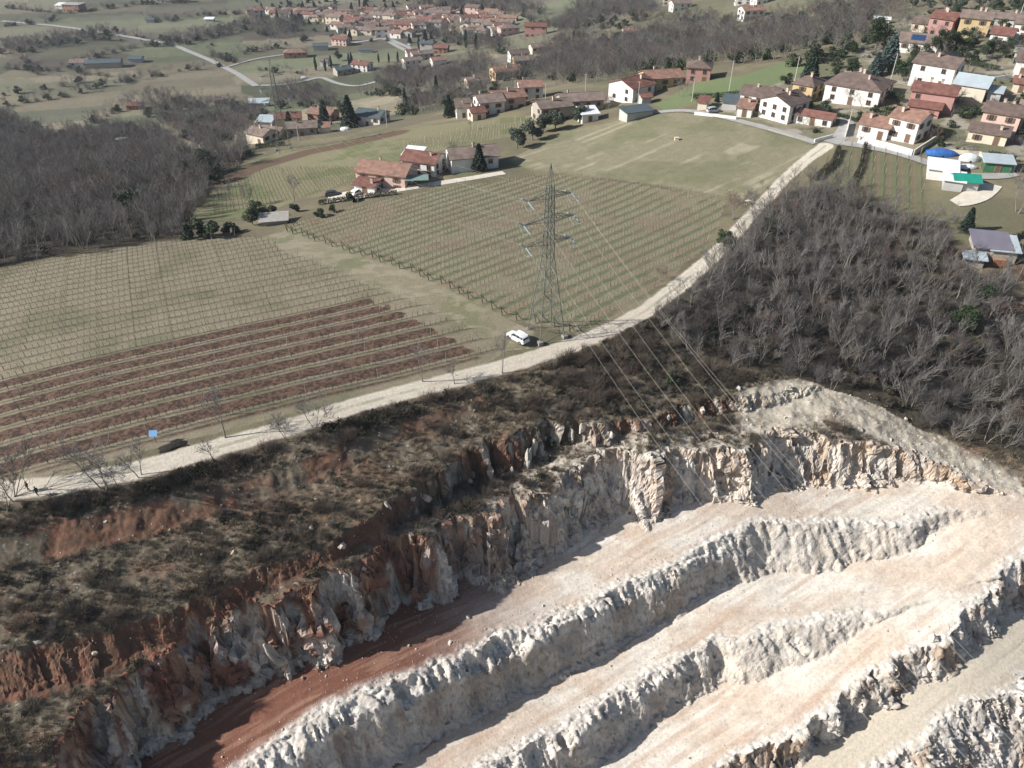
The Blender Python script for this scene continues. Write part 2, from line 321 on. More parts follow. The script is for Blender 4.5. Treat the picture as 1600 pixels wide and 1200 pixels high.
    g = mixc(g, (.13, .15, .08), gm * .8); g = mixc(g, (.13, .13, .075), ss(.93, 1, fr) * .5)
    c[ip['vineB']] = g[ip['vineB']]
    ph = rowphase(x, y, ANG_C, SP_C); fr = ph - np.floor(ph)
    g = np.zeros(x.shape + (3,)); g[:] = (.135, .14, .08); g = mixc(g, (.19, .145, .10), ss(.45, .55, fr) * ss(.85, .75, fr) * ss(-120, 120, y * 0 + 60))
    c[ip['vineC']] = g[ip['vineC']]
    g = np.zeros(x.shape + (3,)); g[:] = (.225, .205, .135)
    u = x * math.cos(.62) + y * math.sin(.62); v = -x * math.sin(.62) + y * math.cos(.62)
    st = fbm(u / 30, v / 1.7, 15, 3)
    g = mixc(g, (.315, .285, .195), ss(.50, .66, st) * ss(.42, .6, fbm(u / 9, v / 7, 18, 2))); g = mixc(g, (.165, .165, .095), ss(.5, .72, fbm(x / 14, y / 14, 19, 4)) * .8)
    g = g * (.86 + .28 * n2)[..., None]
    c[ip['meadow']] = g[ip['meadow']]
    g = mixc(np.zeros(x.shape + (3,)) + (.13, .18, .08), (.17, .19, .10), n1); c[ip['green']] = g[ip['green']]
    g = mixc(np.zeros(x.shape + (3,)) + (.19, .19, .11), (.12, .15, .065), ss(.45, .6, n1)); ph = rowphase(x, y, math.radians(12), 3.0); fr = ph - np.floor(ph)
    g = mixc(g, (.23, .17, .12), ss(.4, .5, fr) * ss(.9, .8, fr) * .6)
    g = mixc(g, (.125, .085, .06), ss(5.5, 3.6, pl_dist(TERR_SOIL, x, y)))
    c[ip['terr']] = g[ip['terr']]
    g = mixc(np.zeros(x.shape + (3,)) + (.235, .205, .15), (.14, .14, .085), ss(.42, .6, n1)); g = mixc(g, (.34, .31, .27), ss(.6, .7, fbm(x / 6, y / 6, 29, 3)) * .7)
    c[ip['yard']] = g[ip['yard']]
    g = mixc(np.zeros(x.shape + (3,)) + (.235, .205, .14), (.18, .175, .105), ss(.42, .62, n1)); g = mixc(g, (.31, .275, .20), ss(.5, .7, fbm(x / 2.5, y / 1.5, 33, 3)) * .6)
    c[ip['track']] = g[ip['track']]
    # ---- the slope under the track: scrub, red earth
    sdU, *_ = seg_eval(LINES[2], x, y); q = y < 150
    dT = pl_dist(ROADS['track'][0], x, y); below = (seg_eval(dict(P=ROADS['track'][0], H=[1]*22, W=[1]*22, S=[0]*22), x, y)[0] > 0) & ~ip['forestR'] & q
    s = np.zeros(x.shape + (3,)); s[:] = (.14, .112, .082)
    s = mixc(s, (.19, .165, .12), ss(.42, .62, n2) * .8); s = mixc(s, (.095, .082, .06), ss(.52, .68, n1) * .6)
    redn = fbm(x / 7, y / 4, 55, 4); s = mixc(s, (.165, .09, .06), ss(.52, .66, redn) * ss(.3, .6, n2) * .75)
    s = mixc(s, (.40, .36, .30), (n4 > .90) * ss(.45, .6, fbm(x / 5, y / 5, 57, 2)) * .8)
    for i in (0, 1):
        t = D[i][1]; f = ss(0.02, .12, t) * ss(1, .85, t) * ss(.3, 2, D[i][0])
        rc = mixc(np.zeros(x.shape + (3,)) + (.18, .09, .06), (.12, .07, .047), ss(.35, .65, fbm(D[i][2] / 1.2, D[i][3] * 2, 58, 3)))
        f = f * (np.maximum(ss(.34, .46, n1 + .1 * (n2 - .5)), ss(-12, -20, x)) * (.75 + .25 * ss(.3, .5, n2)) if i else ss(.46, .56, fbm(x / 10, y / 6, 505, 3) + .5 * (n2 - .5) + .04 * (x < -25)) * .85); s = s * (1 - f)[..., None] + rc * f[..., None]
    rk = ss(8, 22, x) * 0 + ss(-15, -5, x) * ss(.02, .1, D[1][1]) * ss(1, .9, D[1][1]) * ss(.54, .62, fbm(D[1][2] / 1.1, D[1][3] / 4, 59, 3)) * .8; s = mixc(s, (.55, .49, .42), rk)
    # pale gravel along the rim and on the old haul track at the right
    rim = ss(5.0, 1.5, -sdU + 3 * (n1 - .5)) * ss(-24, -12, x) ; s = mixc(s, (.47, .42, .35), rim * ss(.36, .5, n2 + .12) * (.6 + .4 * (n4 > .4)))
    dH = pl_dist(HAUL, x, y); s = mixc(s, (.46, .41, .33), ss(5.0, 2.0, dH + 4 * (n1 - .5)) * (.45 + .55 * ss(.3, .6, n2))); s = mixc(s, (.60, .56, .49), (n4 > .8) * ss(7, 3, dH) * .8)
    s = mixc(s, (.22, .13, .09), .6 * ss(3.5, 2.5, np.abs(dH - 6 + 3 * (n1 - .5))) * ss(.5, .6, redn) * ss(40, 50, x) * .5)
    m = below & (dT > 1.2); c[m] = s[m]
    # ---- the pit
    pit = (D[2][3] > -0.4) & (sdU > -9)
    w = fbm(x / 11, y / 5, 81, 4); fl = np.zeros(x.shape + (3,)); fl[:] = (.56, .495, .42)
    fl = mixc(fl, (.52, .435, .355), ss(.45, .62, w)); fl = mixc(fl, (.60, .55, .48), ss(.52, .38, w))
    ca, sa = math.cos(.52), math.sin(.52); u = x * ca + y * sa; v = -x * sa + y * ca
    vv_ = v + 3.5 * fbm(u / 22, v / 30, 82, 2); fl = fl * (.90 + .12 * vn(u / 14, vv_ / .40, 83) + .10 * vn(u / 30, vv_ / 1.5, 87))[..., None]; fl = fl * (.86 + .28 * fbm(x / 1.1, y / 1.1, 88, 3))[..., None]; fl = mixc(fl, (.36, .30, .25), (vn(x / .5, y / .5, 89) > .93) * .6) * (.93 + .14 * n4)[..., None]
    fl = mixc(fl, (.42, .28, .20), ss(.60, .72, fbm(u / 12, vv_ / 1.3, 84, 3)) * .4)
    red = ss(12, -14, x - 6 * (n1 - .5) * 2) * (D[3][3] < 0)   # left end of the first floor is red clay
    rs = mixc(np.zeros(x.shape + (3,)) + (.185, .085, .058), (.27, .15, .105), ss(.5, .7, fbm(u / 6, v / .5, 85, 3)))
    fl = mixc(fl, 0, 0 * red); fl = fl * (1 - red)[..., None] + rs * red[..., None]
    dR = pl_dist(HAULRD, x, y); fl = mixc(fl, (.47, .42, .34), ss(4.8, 3.6, dR + .8 * (n1 - .5)) * .9)
    # white rubble fringe along every crest
    for i in (3, 4, 5, 6):
        f = ss(-1.8, -.2, D[i][3] + 2.0 * (n1 - .5)) * (D[i][1] < .3) * ss(.8, 2.5, D[i][0]); wc = np.array((.68, .64, .58)) * (.66 + .42 * worley(x / .45, y / .45, 311)[1])[..., None]; f = f * (.55 + .45 * (n4 > .35))
        fl = fl * (1 - f)[..., None] + wc * f[..., None]
    for i in (2, 3, 4, 5, 6):
        t = D[i][1]; s_ = D[i][2]; sd = D[i][3]; f = ss(0.0, .05, t) * ss(1, .97, t) * ss(.2, 1.2, D[i][0])
        col = np.zeros(x.shape + (3,)); col[:] = (.56, .495, .425)
        a = fbm(s_ / 3.2, sd / 3, 101 + i, 4); b = fbm(s_ / .8, sd / 2.0, 111 + i, 3)
        col = mixc(col, (.64, .59, .53), ss(.5, .64, a)); col = mixc(col, (.43, .32, .23), ss(.46, .34, a) * .75)
        left = ss(5, -28, x) if i == 2 else ss(10, -25, x)
        col = mixc(col, (.23, .11, .07), ss(.50, .62, b) * ss(.62, .42, a) * (.15 + .7 * left))
        rbc = ss(34, 41, x) if i == 3 else ss(25, 31, x) if i == 4 else 0 * x; col = mixc(col, (.58, .53, .46), rbc * .7); col = mixc(col, (.43, .40, .365), (1 - rbc) * .5 * (i in (3, 4)) * ss(.42, .52, t)); col = mixc(col, (.66, .62, .56), (1 - rbc) * .7 * (i in (3, 4)) * ss(.5, .42, t))
        if i != 99: wk = worley((x * .87 + y * .5) / (1.5 if i > 2 else 2.2) + .5 * vn(x / 1.2, z / 1.2, 71), z / 2.6, 67 + i); col = col * (1 - .45 * ss(.09, .02, wk[2] - wk[0]) * ss(.3, .5, t if i in (3, 4) else t * 0 + 1))[..., None]
        if i == 2: col = mixc(col, (.19, .085, .055), (left * .9 + .35 * ss(40, 10, x)) .clip(0, 1) * ss(.50, .58, fbm(s_ / 2.6, sd / 2.4, 121, 3)) * .9); col = mixc(col, (.47, .33, .22), ss(.54, .66, fbm(s_ / 3.5, sd / 2, 125, 3)) * .35); col = mixc(col, (.20, .14, .09), ss(.14, .03, t) * ss(.4, .55, n1 + .1) * .8)
        col = mixc(col, (.37, .35, .33), ss(.56, .66, fbm(s_ / 1.6, sd / 1.1, 131 + i, 3)) * .55)
        col = col * (.86 + .26 * worley((x * .87 + y * .5) / 1.1, z / 1.0, 61)[1])[..., None]
        col = mixc(col, (.50, .44, .38), ss(.72, .88, t) * .8)
        fl = fl * (1 - f)[..., None] + col * f[..., None]
    pm = pit & (y < 150); c[pm] = fl[pm]
    rg = ss(0, .12, D[2][1]) * ss(1, .8, D[2][1])
    # ---- tracks
    rid = np.zeros(x.shape, int)
    for j, (nm, (P, W)) in enumerate(ROADS.items()):
        if j: break
        d, ww = pl_dist(P, x, y, W); ww = ww * (1 + (.3 if j == 0 else 0) * (n2 - .5))
        e = d - ww
        rc = np.array((.66, .60, .50) if nm in ('track', 'drive') else (.42, .41, .39) if nm not in ('farm',) else (.55, .52, .47))
        rut = .92 + .08 * ss(.15, .5, np.abs(d - .55 * ww)); cc = rc * (rut * (.9 + .2 * n2))[..., None]
        if nm == 'track': cc = mixc(cc, (.33, .31, .22), ss(.5, .2, d) * ss(.36, .56, n1) * .8); cc = cc * (.88 + .16 * fbm(x / .8, y / .8, 96, 3))[..., None]; cc = mixc(cc, (.50, .44, .36), ss(.5, .62, n3 + .3 * (n2 - .5)) * .6)
        ed = ss(.35, -.25, e); c = c * (1 - ed)[..., None] + cc * ed[..., None]; rid = np.where(e < 0, j + 1, rid)
    return c, ip, rid, pit & (y < 150), below
TERR_SOIL = gl([(330,290),(400,262),(480,238),(560,222),(620,208)], 1)[0]
HAUL = gl([(1180,650),(1230,632),(1290,625),(1340,640),(1390,665),(1440,695),(1500,730),(1560,755)], 1)[0]
HAULRD = gl([(1150,1290),(1300,1185),(1420,1110),(1520,1060),(1600,1015),(1750,930)], 1)[0]
# ---------------------------------------------------------------- the ground sheet
RES = 1.0
def grid_rows():
    f = 30.0; out = []
    while f < 8000:
        out.append(f)
        f += 0.125 * RES if f < 100 else 1.25e-5 * RES * f * f if f < 1200 else 1.25e-5 * RES * 1200 * 1200 * (f / 1200) ** 4
    return np.array(out)
fr_ = grid_rows(); fr_ = np.r_[np.arange(-60, 30, 2.0), fr_]
aa = np.arange(-0.86, 0.8601, 2.35 * RES / FPX)
zref = np.interp(fr_, [0, 60, 100, 130, 250, 500, 900, 2000], [-30, -30, -8, 0, 0, -45, -75, -78])
tt = np.maximum(fr_ * CP + (CAM_H - zref) * SP, 60.0)
GX = tt[:, None] * aa[None, :]; GY = np.repeat(fr_[:, None], len(aa), 1)
GX[:45] *= 1 + .0 
NR, NC = GX.shape
x = GX.ravel(); y = GY.ravel()
D = []; z = base(x, y)
near = (y < 165)
for L in LINES:
    h = np.zeros(x.shape); t = np.zeros(x.shape); s = np.zeros(x.shape); sd = np.full(x.shape, -50.0); hm = np.zeros(x.shape)
    a, b, c_, d_ = drop(L, x[near], y[near]); h[near] = a; t[near] = b; s[near] = c_; sd[near] = d_
    hm[near] = seg_eval(L, x[near], y[near])[1]
    z -= h; D.append((hm, t, s, sd))
dTr = pl_dist(ROADS['track'][0], x, y)
# small relief
z += (fbm(x / 2.2, y / 2.2, 200, 3) - .5) * .12 * ss(1.5, 3, dTr)
pitm = D[2][3] > -.4
sl_ = near & (~pitm) & (D[0][3] > -6) 
z += np.where(sl_, (fbm(x / 2.5, y / 2.5, 201, 5, .6) - .5) * 1.0 + (ridge(x / 2.6, y / 5.5, 203, 3) - .6) * .5 * ss(.2, .8, fbm(x / 9, y / 9, 3, 4)), 0) * ss(2.4, 5, dTr)
for i in (2, 3, 4, 5, 6):
    fringe = ss(-2.0, -.2, D[i][3]) * ((D[i][1] < .5) if i < 5 else (D[i][1] < .9)) * ss(.8, 2.5, D[i][0]) * (i > 2)
    z += fringe * ((worley(x / .9, y / .9, 210 + i)[1] - .5) * .24 + (worley(x / .4, y / .4, 215 + i)[1] - .5) * .18)
    tal = ss(.6, .8, D[i][1]) * ss(1.0, .97, D[i][1]) * ss(.5, 2, D[i][0]); z += tal * (worley(x / .7, y / .7, 220 + i)[1] - .4) * .45
z += np.where(pitm, (vn((x * .87 + y * .5) / 9, (-x * .5 + y * .87) / .5, 230) - .5) * .10, 0)
col, ip, rid, pitz, below = ground_color(x, y, z, D)
co = np.stack([x, y, z], 1)
# craggy displacement of the steep faces along their normals
G = co.reshape(NR, NC, 3); du = np.zeros_like(G); dv = np.zeros_like(G)
du[:, 1:-1] = G[:, 2:] - G[:, :-2]; dv[1:-1] = G[2:] - G[:-2]; nrm = np.cross(du, dv).reshape(-1, 3); nrm /= np.linalg.norm(nrm, axis=1)[:, None] + 1e-9
steep = ss(.78, .45, nrm[:, 2]) * near * (y > 32)
U_ = x * .87 + y * .5; Z_ = z * .8 + (x * -.5 + y * .87) * .35; ns = np.nonzero(steep > .02)[0]; u_, z_w = U_[ns], Z_[ns]; z_w = z_w + u_ * .25 + .8 * vn(u_ / 3, z_w / 3, 250)
bl = np.zeros(len(x)); bl[ns] = (worley(u_ / 2.6, z_w / 3.4, 241)[1] - .5) * 1.3 + (worley(u_ / 1.0, z_w / 1.5, 246)[1] - .5) * .7 + (worley(u_ / .42, z_w / .6, 248)[1] - .5) * .28 + (ridge(u_ * .5, z_w * .3, 240, 3) - .55) * .8
amp = steep * bl * np.where(D[2][3] > -.5, 1, .35 + .65 * ss(-16, -8, x)); rbz = ss(33, 40, x) * (D[3][1] > 0) * (D[4][1] <= 0) + ss(24, 30, x) * (D[4][1] > 0) * (D[5][1] <= 0); amp = amp * (1 - .72 * rbz); shr = ((D[3][1] > .15) & (D[3][1] < .8) | (D[4][1] > .15) & (D[4][1] < .8)) & (D[5][1] <= 0); lw = ((D[3][1] > 0) & (D[3][1] < 1) & (D[4][1] <= 0) | (D[4][1] > 0) & (D[4][1] < 1) & (D[5][1] <= 0)); fine = np.zeros(len(x)); fine[ns] = (worley(u_ / .8, z_w / 1.6, 341)[1] - .5) * .30 + (worley(u_ / .38, z_w / .5, 343)[1] - .5) * .22 + (fbm(u_ / 3, z_w / 3, 345, 3) - .5) * .9; amp = np.where(lw & (rbz < .5), fine * steep, amp)
amp = np.where(D[2][1] > 0, amp, amp * .6)
co += nrm * amp[:, None]
me = bpy.data.meshes.new('terrain')
# ---------------------------------------------------------------- ground material
def ground_material():
    m = bpy.data.materials.new('earth'); m.use_nodes = True; nt = m.node_tree; N = nt.nodes; K = nt.links; b = N['Principled BSDF']
    b.inputs['Roughness'].default_value = .95; b.inputs['Specular IOR Level'].default_value = .15
    at = N.new('ShaderNodeAttribute'); at.attribute_name = 'Col'
    rk = N.new('ShaderNodeAttribute'); rk.attribute_name = 'rock'
    g = N.new('ShaderNodeNewGeometry')
    n1 = N.new('ShaderNodeTexNoise'); n1.inputs['Scale'].default_value = 2.6; n1.inputs['Detail'].default_value = 6; n1.inputs['Roughness'].default_value = .7
    n2 = N.new('ShaderNodeTexVoronoi'); n2.inputs['Scale'].default_value = 2.2; n2.feature = 'DISTANCE_TO_EDGE'
    for n in (n1, n2): K.new(g.outputs['Position'], n.inputs['Vector'])
    mr = N.new('ShaderNodeMapRange'); mr.inputs[1].default_value = .3; mr.inputs[2].default_value = .7; mr.inputs[3].default_value = .80; mr.inputs[4].default_value = 1.2
    K.new(n1.outputs[0], mr.inputs[0])
    mx = N.new('ShaderNodeMix'); mx.data_type = 'RGBA'; mx.blend_type = 'MULTIPLY'; mx.inputs[0].default_value = 1
    K.new(at.outputs['Color'], mx.inputs[6]); K.new(mr.outputs[0], mx.inputs[7]); K.new(mx.outputs[2], b.inputs['Base Color'])
    ad = N.new('ShaderNodeMath'); ad.operation = 'MULTIPLY_ADD'; K.new(n2.outputs['Distance'], ad.inputs[0]); K.new(rk.outputs['Fac'], ad.inputs[1]); K.new(n1.outputs[0], ad.inputs[2])
    bp = N.new('ShaderNodeBump'); bp.inputs['Strength'].default_value = .5; bp.inputs['Distance'].default_value = .22
    K.new(ad.outputs[0], bp.inputs['Height']); K.new(bp.outputs[0], b.inputs['Normal'])
    return m
MG = ground_material()
def part_mesh(name, mask, smooth=True):
    rough_ = (nrm[:, 2] < .86) & near & (D[3][3] < -1) & (pitz | (D[1][1] > .05) & (D[1][1] < .9))
    """the faces of the sheet whose mask is set become one ground object"""
    F = IDX[mask]; used, inv = np.unique(F, return_inverse=True); inv = inv.reshape(-1, 4)
    m = bpy.data.meshes.new(name); m.vertices.add(len(used)); m.vertices.foreach_set('co', co[used].astype('f4').ravel())
    n = len(F); m.loops.add(n * 4); m.polygons.add(n); m.loops.foreach_set('vertex_index', inv.astype('i4').ravel())
    m.polygons.foreach_set('loop_start', np.arange(0, n * 4, 4, dtype='i4'))
    m.update(calc_edges=True)
    a = m.attributes.new('Col', 'FLOAT_COLOR', 'POINT'); a.data.foreach_set('color', np.c_[col[used], np.ones(len(used))].astype('f4').ravel())
    a = m.attributes.new('rock', 'FLOAT', 'POINT'); a.data.foreach_set('value', (pitz[used] * ss(.92, .75, nrm[used, 2]) * 1.0).astype('f4'))
    m.polygons.foreach_set('use_smooth', ~rough_[F[:, 0]]); m.materials.append(MG)
    o = bpy.data.objects.new(name, m); C.objects.link(o); o['kind'] = 'structure'; return o
v0 = (np.arange(NR - 1)[:, None] * NC + np.arange(NC - 1)[None]).ravel(); IDX = np.stack([v0, v0 + 1, v0 + NC + 1, v0 + NC], 1)
fz = lambda a: a[IDX[:, 0]] & a[IDX[:, 2]]
left = np.ones(len(IDX), bool)
rn = list(ROADS)
def take(name, m):
    global left
    m = m & left; left &= ~m
    if m.sum(): part_mesh(name, m)
take('gravel_road', fz(rid == 1)); 
take('quarry', fz(pitz)); take('scrub_slope', fz(below & near))
take('vineyard_soil', fz(ip['vineA'] | ip['vineB'] | ip['vineC'])); take('meadow', fz(ip['meadow'])); take('grass_track', fz(ip['track']))
take('forest_floor', fz(ip['forestR'] | ip['forestL'])); take('village_ground', fz(ip['yard'])); take('valley_fields', fz((z < -30) & (y > 200))); take('hillside', left.copy())
# ---------------------------------------------------------------- looking things up on the finished ground
_gz = co[:, 2].reshape(NR, NC)
def zg(x, y):
    x = np.atleast_1d(np.asarray(x, float)); y = np.atleast_1d(np.asarray(y, float))
    r = np.clip(np.interp(y, fr_, np.arange(NR)), 0, NR - 1.001); i = r.astype(int); f = r - i
    def at(i): 
        c = np.clip((x / tt[i] - aa[0]) / (aa[1] - aa[0]), 0, NC - 1.001); j = c.astype(int); g = c - j
        return _gz[i, j] * (1 - g) + _gz[i, j + 1] * g
    return at(i) * (1 - f) + at(i + 1) * f
_dep = y * CP - (co[:, 2] - CAM_H) * SP; _ok = _dep > 20
_qx, _qy = project(co[:, 0], co[:, 1], co[:, 2]); _cx = np.clip(np.nan_to_num(_qx) / 4 + 100, 0, 599).astype(int); _cy = np.clip(np.nan_to_num(_qy) / 4 + 50, 0, 399).astype(int)
_cell = np.where(_ok & (_qx > -390) & (_qx < 1980) & (_qy > -190) & (_qy < 1380), _cy * 600 + _cx, -1)
_ord = np.argsort(-_dep); _near = np.full(400 * 600, -1); _m = _cell[_ord] >= 0; _near[_cell[_ord][_m]] = _ord[_m]
def at(px, py):
    """ground point seen on this bearing"""
    cx = int(px / 4 + 100); cy = int(py / 4 + 50); best = None
    for r in range(1, 8):
        for j in range(cy - r, cy + r + 1):
            for i in range(cx - r, cx + r + 1):
                if 0 <= i < 600 and 0 <= j < 400 and _near[j * 600 + i] >= 0:
                    v = _near[j * 600 + i]; e = abs(_qx[v] - px) + abs(_qy[v] - py)
                    if best is None or e < best[0]: best = (e, v)
        if best: break
    v = best[1]; t = _dep[v]; a = (px - 800) / FPX
    return Vector((a * t, co[v, 1], float(zg(a * t, co[v, 1])[0])))
def mpp(p): return (p[1] * CP - (p[2] - CAM_H) * SP) / FPX      # metres per photo pixel there
rng = random.Random(5); R = np.random.default_rng(5)
# ---------------------------------------------------------------- materials
MATS = {}
def mat(name, col, rough=.8, var=.12, scale=1.5, rnd=.0, bump=0, metal=0, kind=None, alpha=None, spec=.3):
    if name in MATS: return MATS[name]
    m = bpy.data.materials.new(name); m.use_nodes = True; nt = m.node_tree; N = nt.nodes; K = nt.links; b = N['Principled BSDF']
    b.inputs['Roughness'].default_value = rough; b.inputs['Metallic'].default_value = metal; b.inputs['Specular IOR Level'].default_value = spec
    tc = N.new('ShaderNodeTexCoord'); n1 = N.new('ShaderNodeTexNoise'); n1.inputs['Scale'].default_value = scale; n1.inputs['Detail'].default_value = 4
    K.new(tc.outputs['Object'], n1.inputs['Vector'])
    mr = N.new('ShaderNodeMapRange'); mr.inputs[1].default_value = .25; mr.inputs[2].default_value = .75; mr.inputs[3].default_value = 1 - var; mr.inputs[4].default_value = 1 + var
    K.new(n1.outputs[0], mr.inputs[0]); val = mr.outputs[0]
    if rnd:
        oi = N.new('ShaderNodeObjectInfo'); m2 = N.new('ShaderNodeMapRange'); m2.inputs[3].default_value = 1 - rnd; m2.inputs[4].default_value = 1 + rnd; K.new(oi.outputs['Random'], m2.inputs[0])
        mu = N.new('ShaderNodeMath'); mu.operation = 'MULTIPLY'; K.new(val, mu.inputs[0]); K.new(m2.outputs[0], mu.inputs[1]); val = mu.outputs[0]
    hgt = None
    if kind == 'tiles':
        w = N.new('ShaderNodeTexWave'); w.bands_direction = 'X'; w.inputs['Scale'].default_value = 1.1; w.inputs['Distortion'].default_value = .4; K.new(tc.outputs['Object'], w.inputs['Vector'])
        m3 = N.new('ShaderNodeMapRange'); m3.inputs[3].default_value = .80; m3.inputs[4].default_value = 1.08; K.new(w.outputs[1], m3.inputs[0])
        mu = N.new('ShaderNodeMath'); mu.operation = 'MULTIPLY'; K.new(val, mu.inputs[0]); K.new(m3.outputs[0], mu.inputs[1]); val = mu.outputs[0]; hgt = w.outputs[1]
    if kind == 'sheet':
        w = N.new('ShaderNodeTexWave'); w.bands_direction = 'X'; w.inputs['Scale'].default_value = 1.6; K.new(tc.outputs['Object'], w.inputs['Vector']); hgt = w.outputs[1]
    mx = N.new('ShaderNodeMix'); mx.data_type = 'RGBA'; mx.blend_type = 'MULTIPLY'; mx.inputs[0].default_value = 1; mx.inputs[6].default_value = (*col, 1)
    K.new(val, mx.inputs[7]); K.new(mx.outputs[2], b.inputs['Base Color'])
    if bump or hgt is not None:
        bp = N.new('ShaderNodeBump'); bp.inputs['Strength'].default_value = .5; bp.inputs['Distance'].default_value = .06 if hgt is not None else bump
        K.new(hgt if hgt is not None else n1.outputs[0], bp.inputs['Height']); K.new(bp.outputs[0], b.inputs['Normal'])
    MATS[name] = m; return m
# ---------------------------------------------------------------- mesh helpers
class MB:
    def __init__(s): s.v = []; s.f = []; s.m = []
    def poly(s, pts, mi=0):
        n = len(s.v); s.v += [tuple(p) for p in pts]; s.f.append(tuple(range(n, n + len(pts)))); s.m.append(mi)
    def box(s, c, d, mi=0, rot=None, top=1.0):
        n = len(s.v); M = rot or Matrix.Identity(3)
        for k in (-1, 1):
            q = top if k > 0 else 1
            for i, j in ((-1, -1), (1, -1), (1, 1), (-1, 1)): s.v.append(tuple(Vector(c) + M @ Vector((i * d[0] / 2 * q, j * d[1] / 2 * q, k * d[2] / 2))))
        for f in ((3, 2, 1, 0), (4, 5, 6, 7), (0, 1, 5, 4), (1, 2, 6, 5), (2, 3, 7, 6), (3, 0, 4, 7)): s.f.append(tuple(n + i for i in f)); s.m.append(mi)
    def tube(s, a, b, r0, r1=None, k=6, mi=0, cap=True):
        a = Vector(a); b = Vector(b); r1 = r0 if r1 is None else r1; d = (b - a).normalized(); u = d.orthogonal().normalized(); w = d.cross(u); n = len(s.v)
        for p, r in ((a, r0), (b, r1)):
            for i in range(k): an = 2 * math.pi * i / k; s.v.append(tuple(p + (u * math.cos(an) + w * math.sin(an)) * r))
        for i in range(k): j = (i + 1) % k; s.f.append((n + i, n + j, n + k + j, n + k + i)); s.m.append(mi)
        if cap: s.f.append(tuple(n + k + i for i in range(k))); s.m.append(mi); s.f.append(tuple(n + k - 1 - i for i in range(k))); s.m.append(mi)
    def mesh(s, name, mats, smooth=False):
        m = bpy.data.meshes.new(name); m.from_pydata(s.v, [], s.f)
        for q in (mats if isinstance(mats, (list, tuple)) else [mats]): m.materials.append(q)
        m.polygons.foreach_set('material_index', s.m)
        if smooth: m.polygons.foreach_set('use_smooth', [True] * len(s.f))
        return m
def link(name, data, parent=None, loc=(0, 0, 0), rot=0, scale=1):
    o = bpy.data.objects.new(name, data); C.objects.link(o); o.parent = parent; o.location = loc
    if not hasattr(rot, '__len__'): rot = (0, 0, rot)
    o.rotation_euler = rot; o.scale = (scale,) * 3 if not hasattr(scale, '__len__') else scale; return o
def tag(o, label, cat, group=None, kind=None):
    if label: o['label'] = label
    if cat: o['category'] = cat
    if group: o['group'] = group
    if kind: o['kind'] = kind
    return o
def stick_mesh(name, segs, mat_, k=3):
    """many thin tapered sticks as one mesh: segs rows = p0(3) p1(3) r0 r1"""
    S = np.asarray(segs, float); a = S[:, :3]; b = S[:, 3:6]; d = b - a; d /= np.linalg.norm(d, axis=1)[:, None] + 1e-9
    u = np.cross(d, [.31, .57, .76]); u /= np.linalg.norm(u, axis=1)[:, None] + 1e-9; w = np.cross(d, u); V = []
    for p, r in ((a, S[:, 6]), (b, S[:, 7])):
        for i in range(k): an = 2 * math.pi * i / k; V.append(p + (u * math.cos(an) + w * math.sin(an)) * r[:, None])
    V = np.stack(V, 1).reshape(-1, 3); n = len(S); base_ = np.arange(n)[:, None] * 2 * k; F = []
    for i in range(k): j = (i + 1) % k; F.append(np.concatenate([base_ + i, base_ + j, base_ + k + j, base_ + k + i], 1))
    return raw_mesh(name, V, np.stack(F, 1).reshape(-1, 4), mat_)
def raw_mesh(name, V, F, mats, mi=None, smooth=False):
    m = bpy.data.meshes.new(name); m.vertices.add(len(V)); m.vertices.foreach_set('co', np.asarray(V, 'f4').ravel()); k = F.shape[1]; n = len(F)
    m.loops.add(n * k); m.polygons.add(n); m.loops.foreach_set('vertex_index', F.astype('i4').ravel()); m.polygons.foreach_set('loop_start', np.arange(0, n * k, k, dtype='i4'))
    for q in (mats if isinstance(mats, (list, tuple)) else [mats]): m.materials.append(q)
    if mi is not None: m.polygons.foreach_set('material_index', mi.astype('i4'))
    m.update(calc_edges=True)
    if smooth: m.polygons.foreach_set('use_smooth', np.full(n, True))
    return m
def leaf_mesh(name, P, size, mat_, up=.0, r=R):
    """leaf-sized faces at points P, random tilt"""
    n = len(P); a = r.normal(size=(n, 3)); a[:, 2] += up; a /= np.linalg.norm(a, axis=1)[:, None]; b = np.cross(a, r.normal(size=(n, 3))); b /= np.linalg.norm(b, axis=1)[:, None]; c = np.cross(a, b)
    s = size * (0.6 + .8 * r.random(n))[:, None]; V = np.stack([P - b * s, P + c * s * .55, P + b * s, P - c * s * .55], 1).reshape(-1, 3)
    return raw_mesh(name, V, np.arange(n * 4).reshape(-1, 4), mat_)
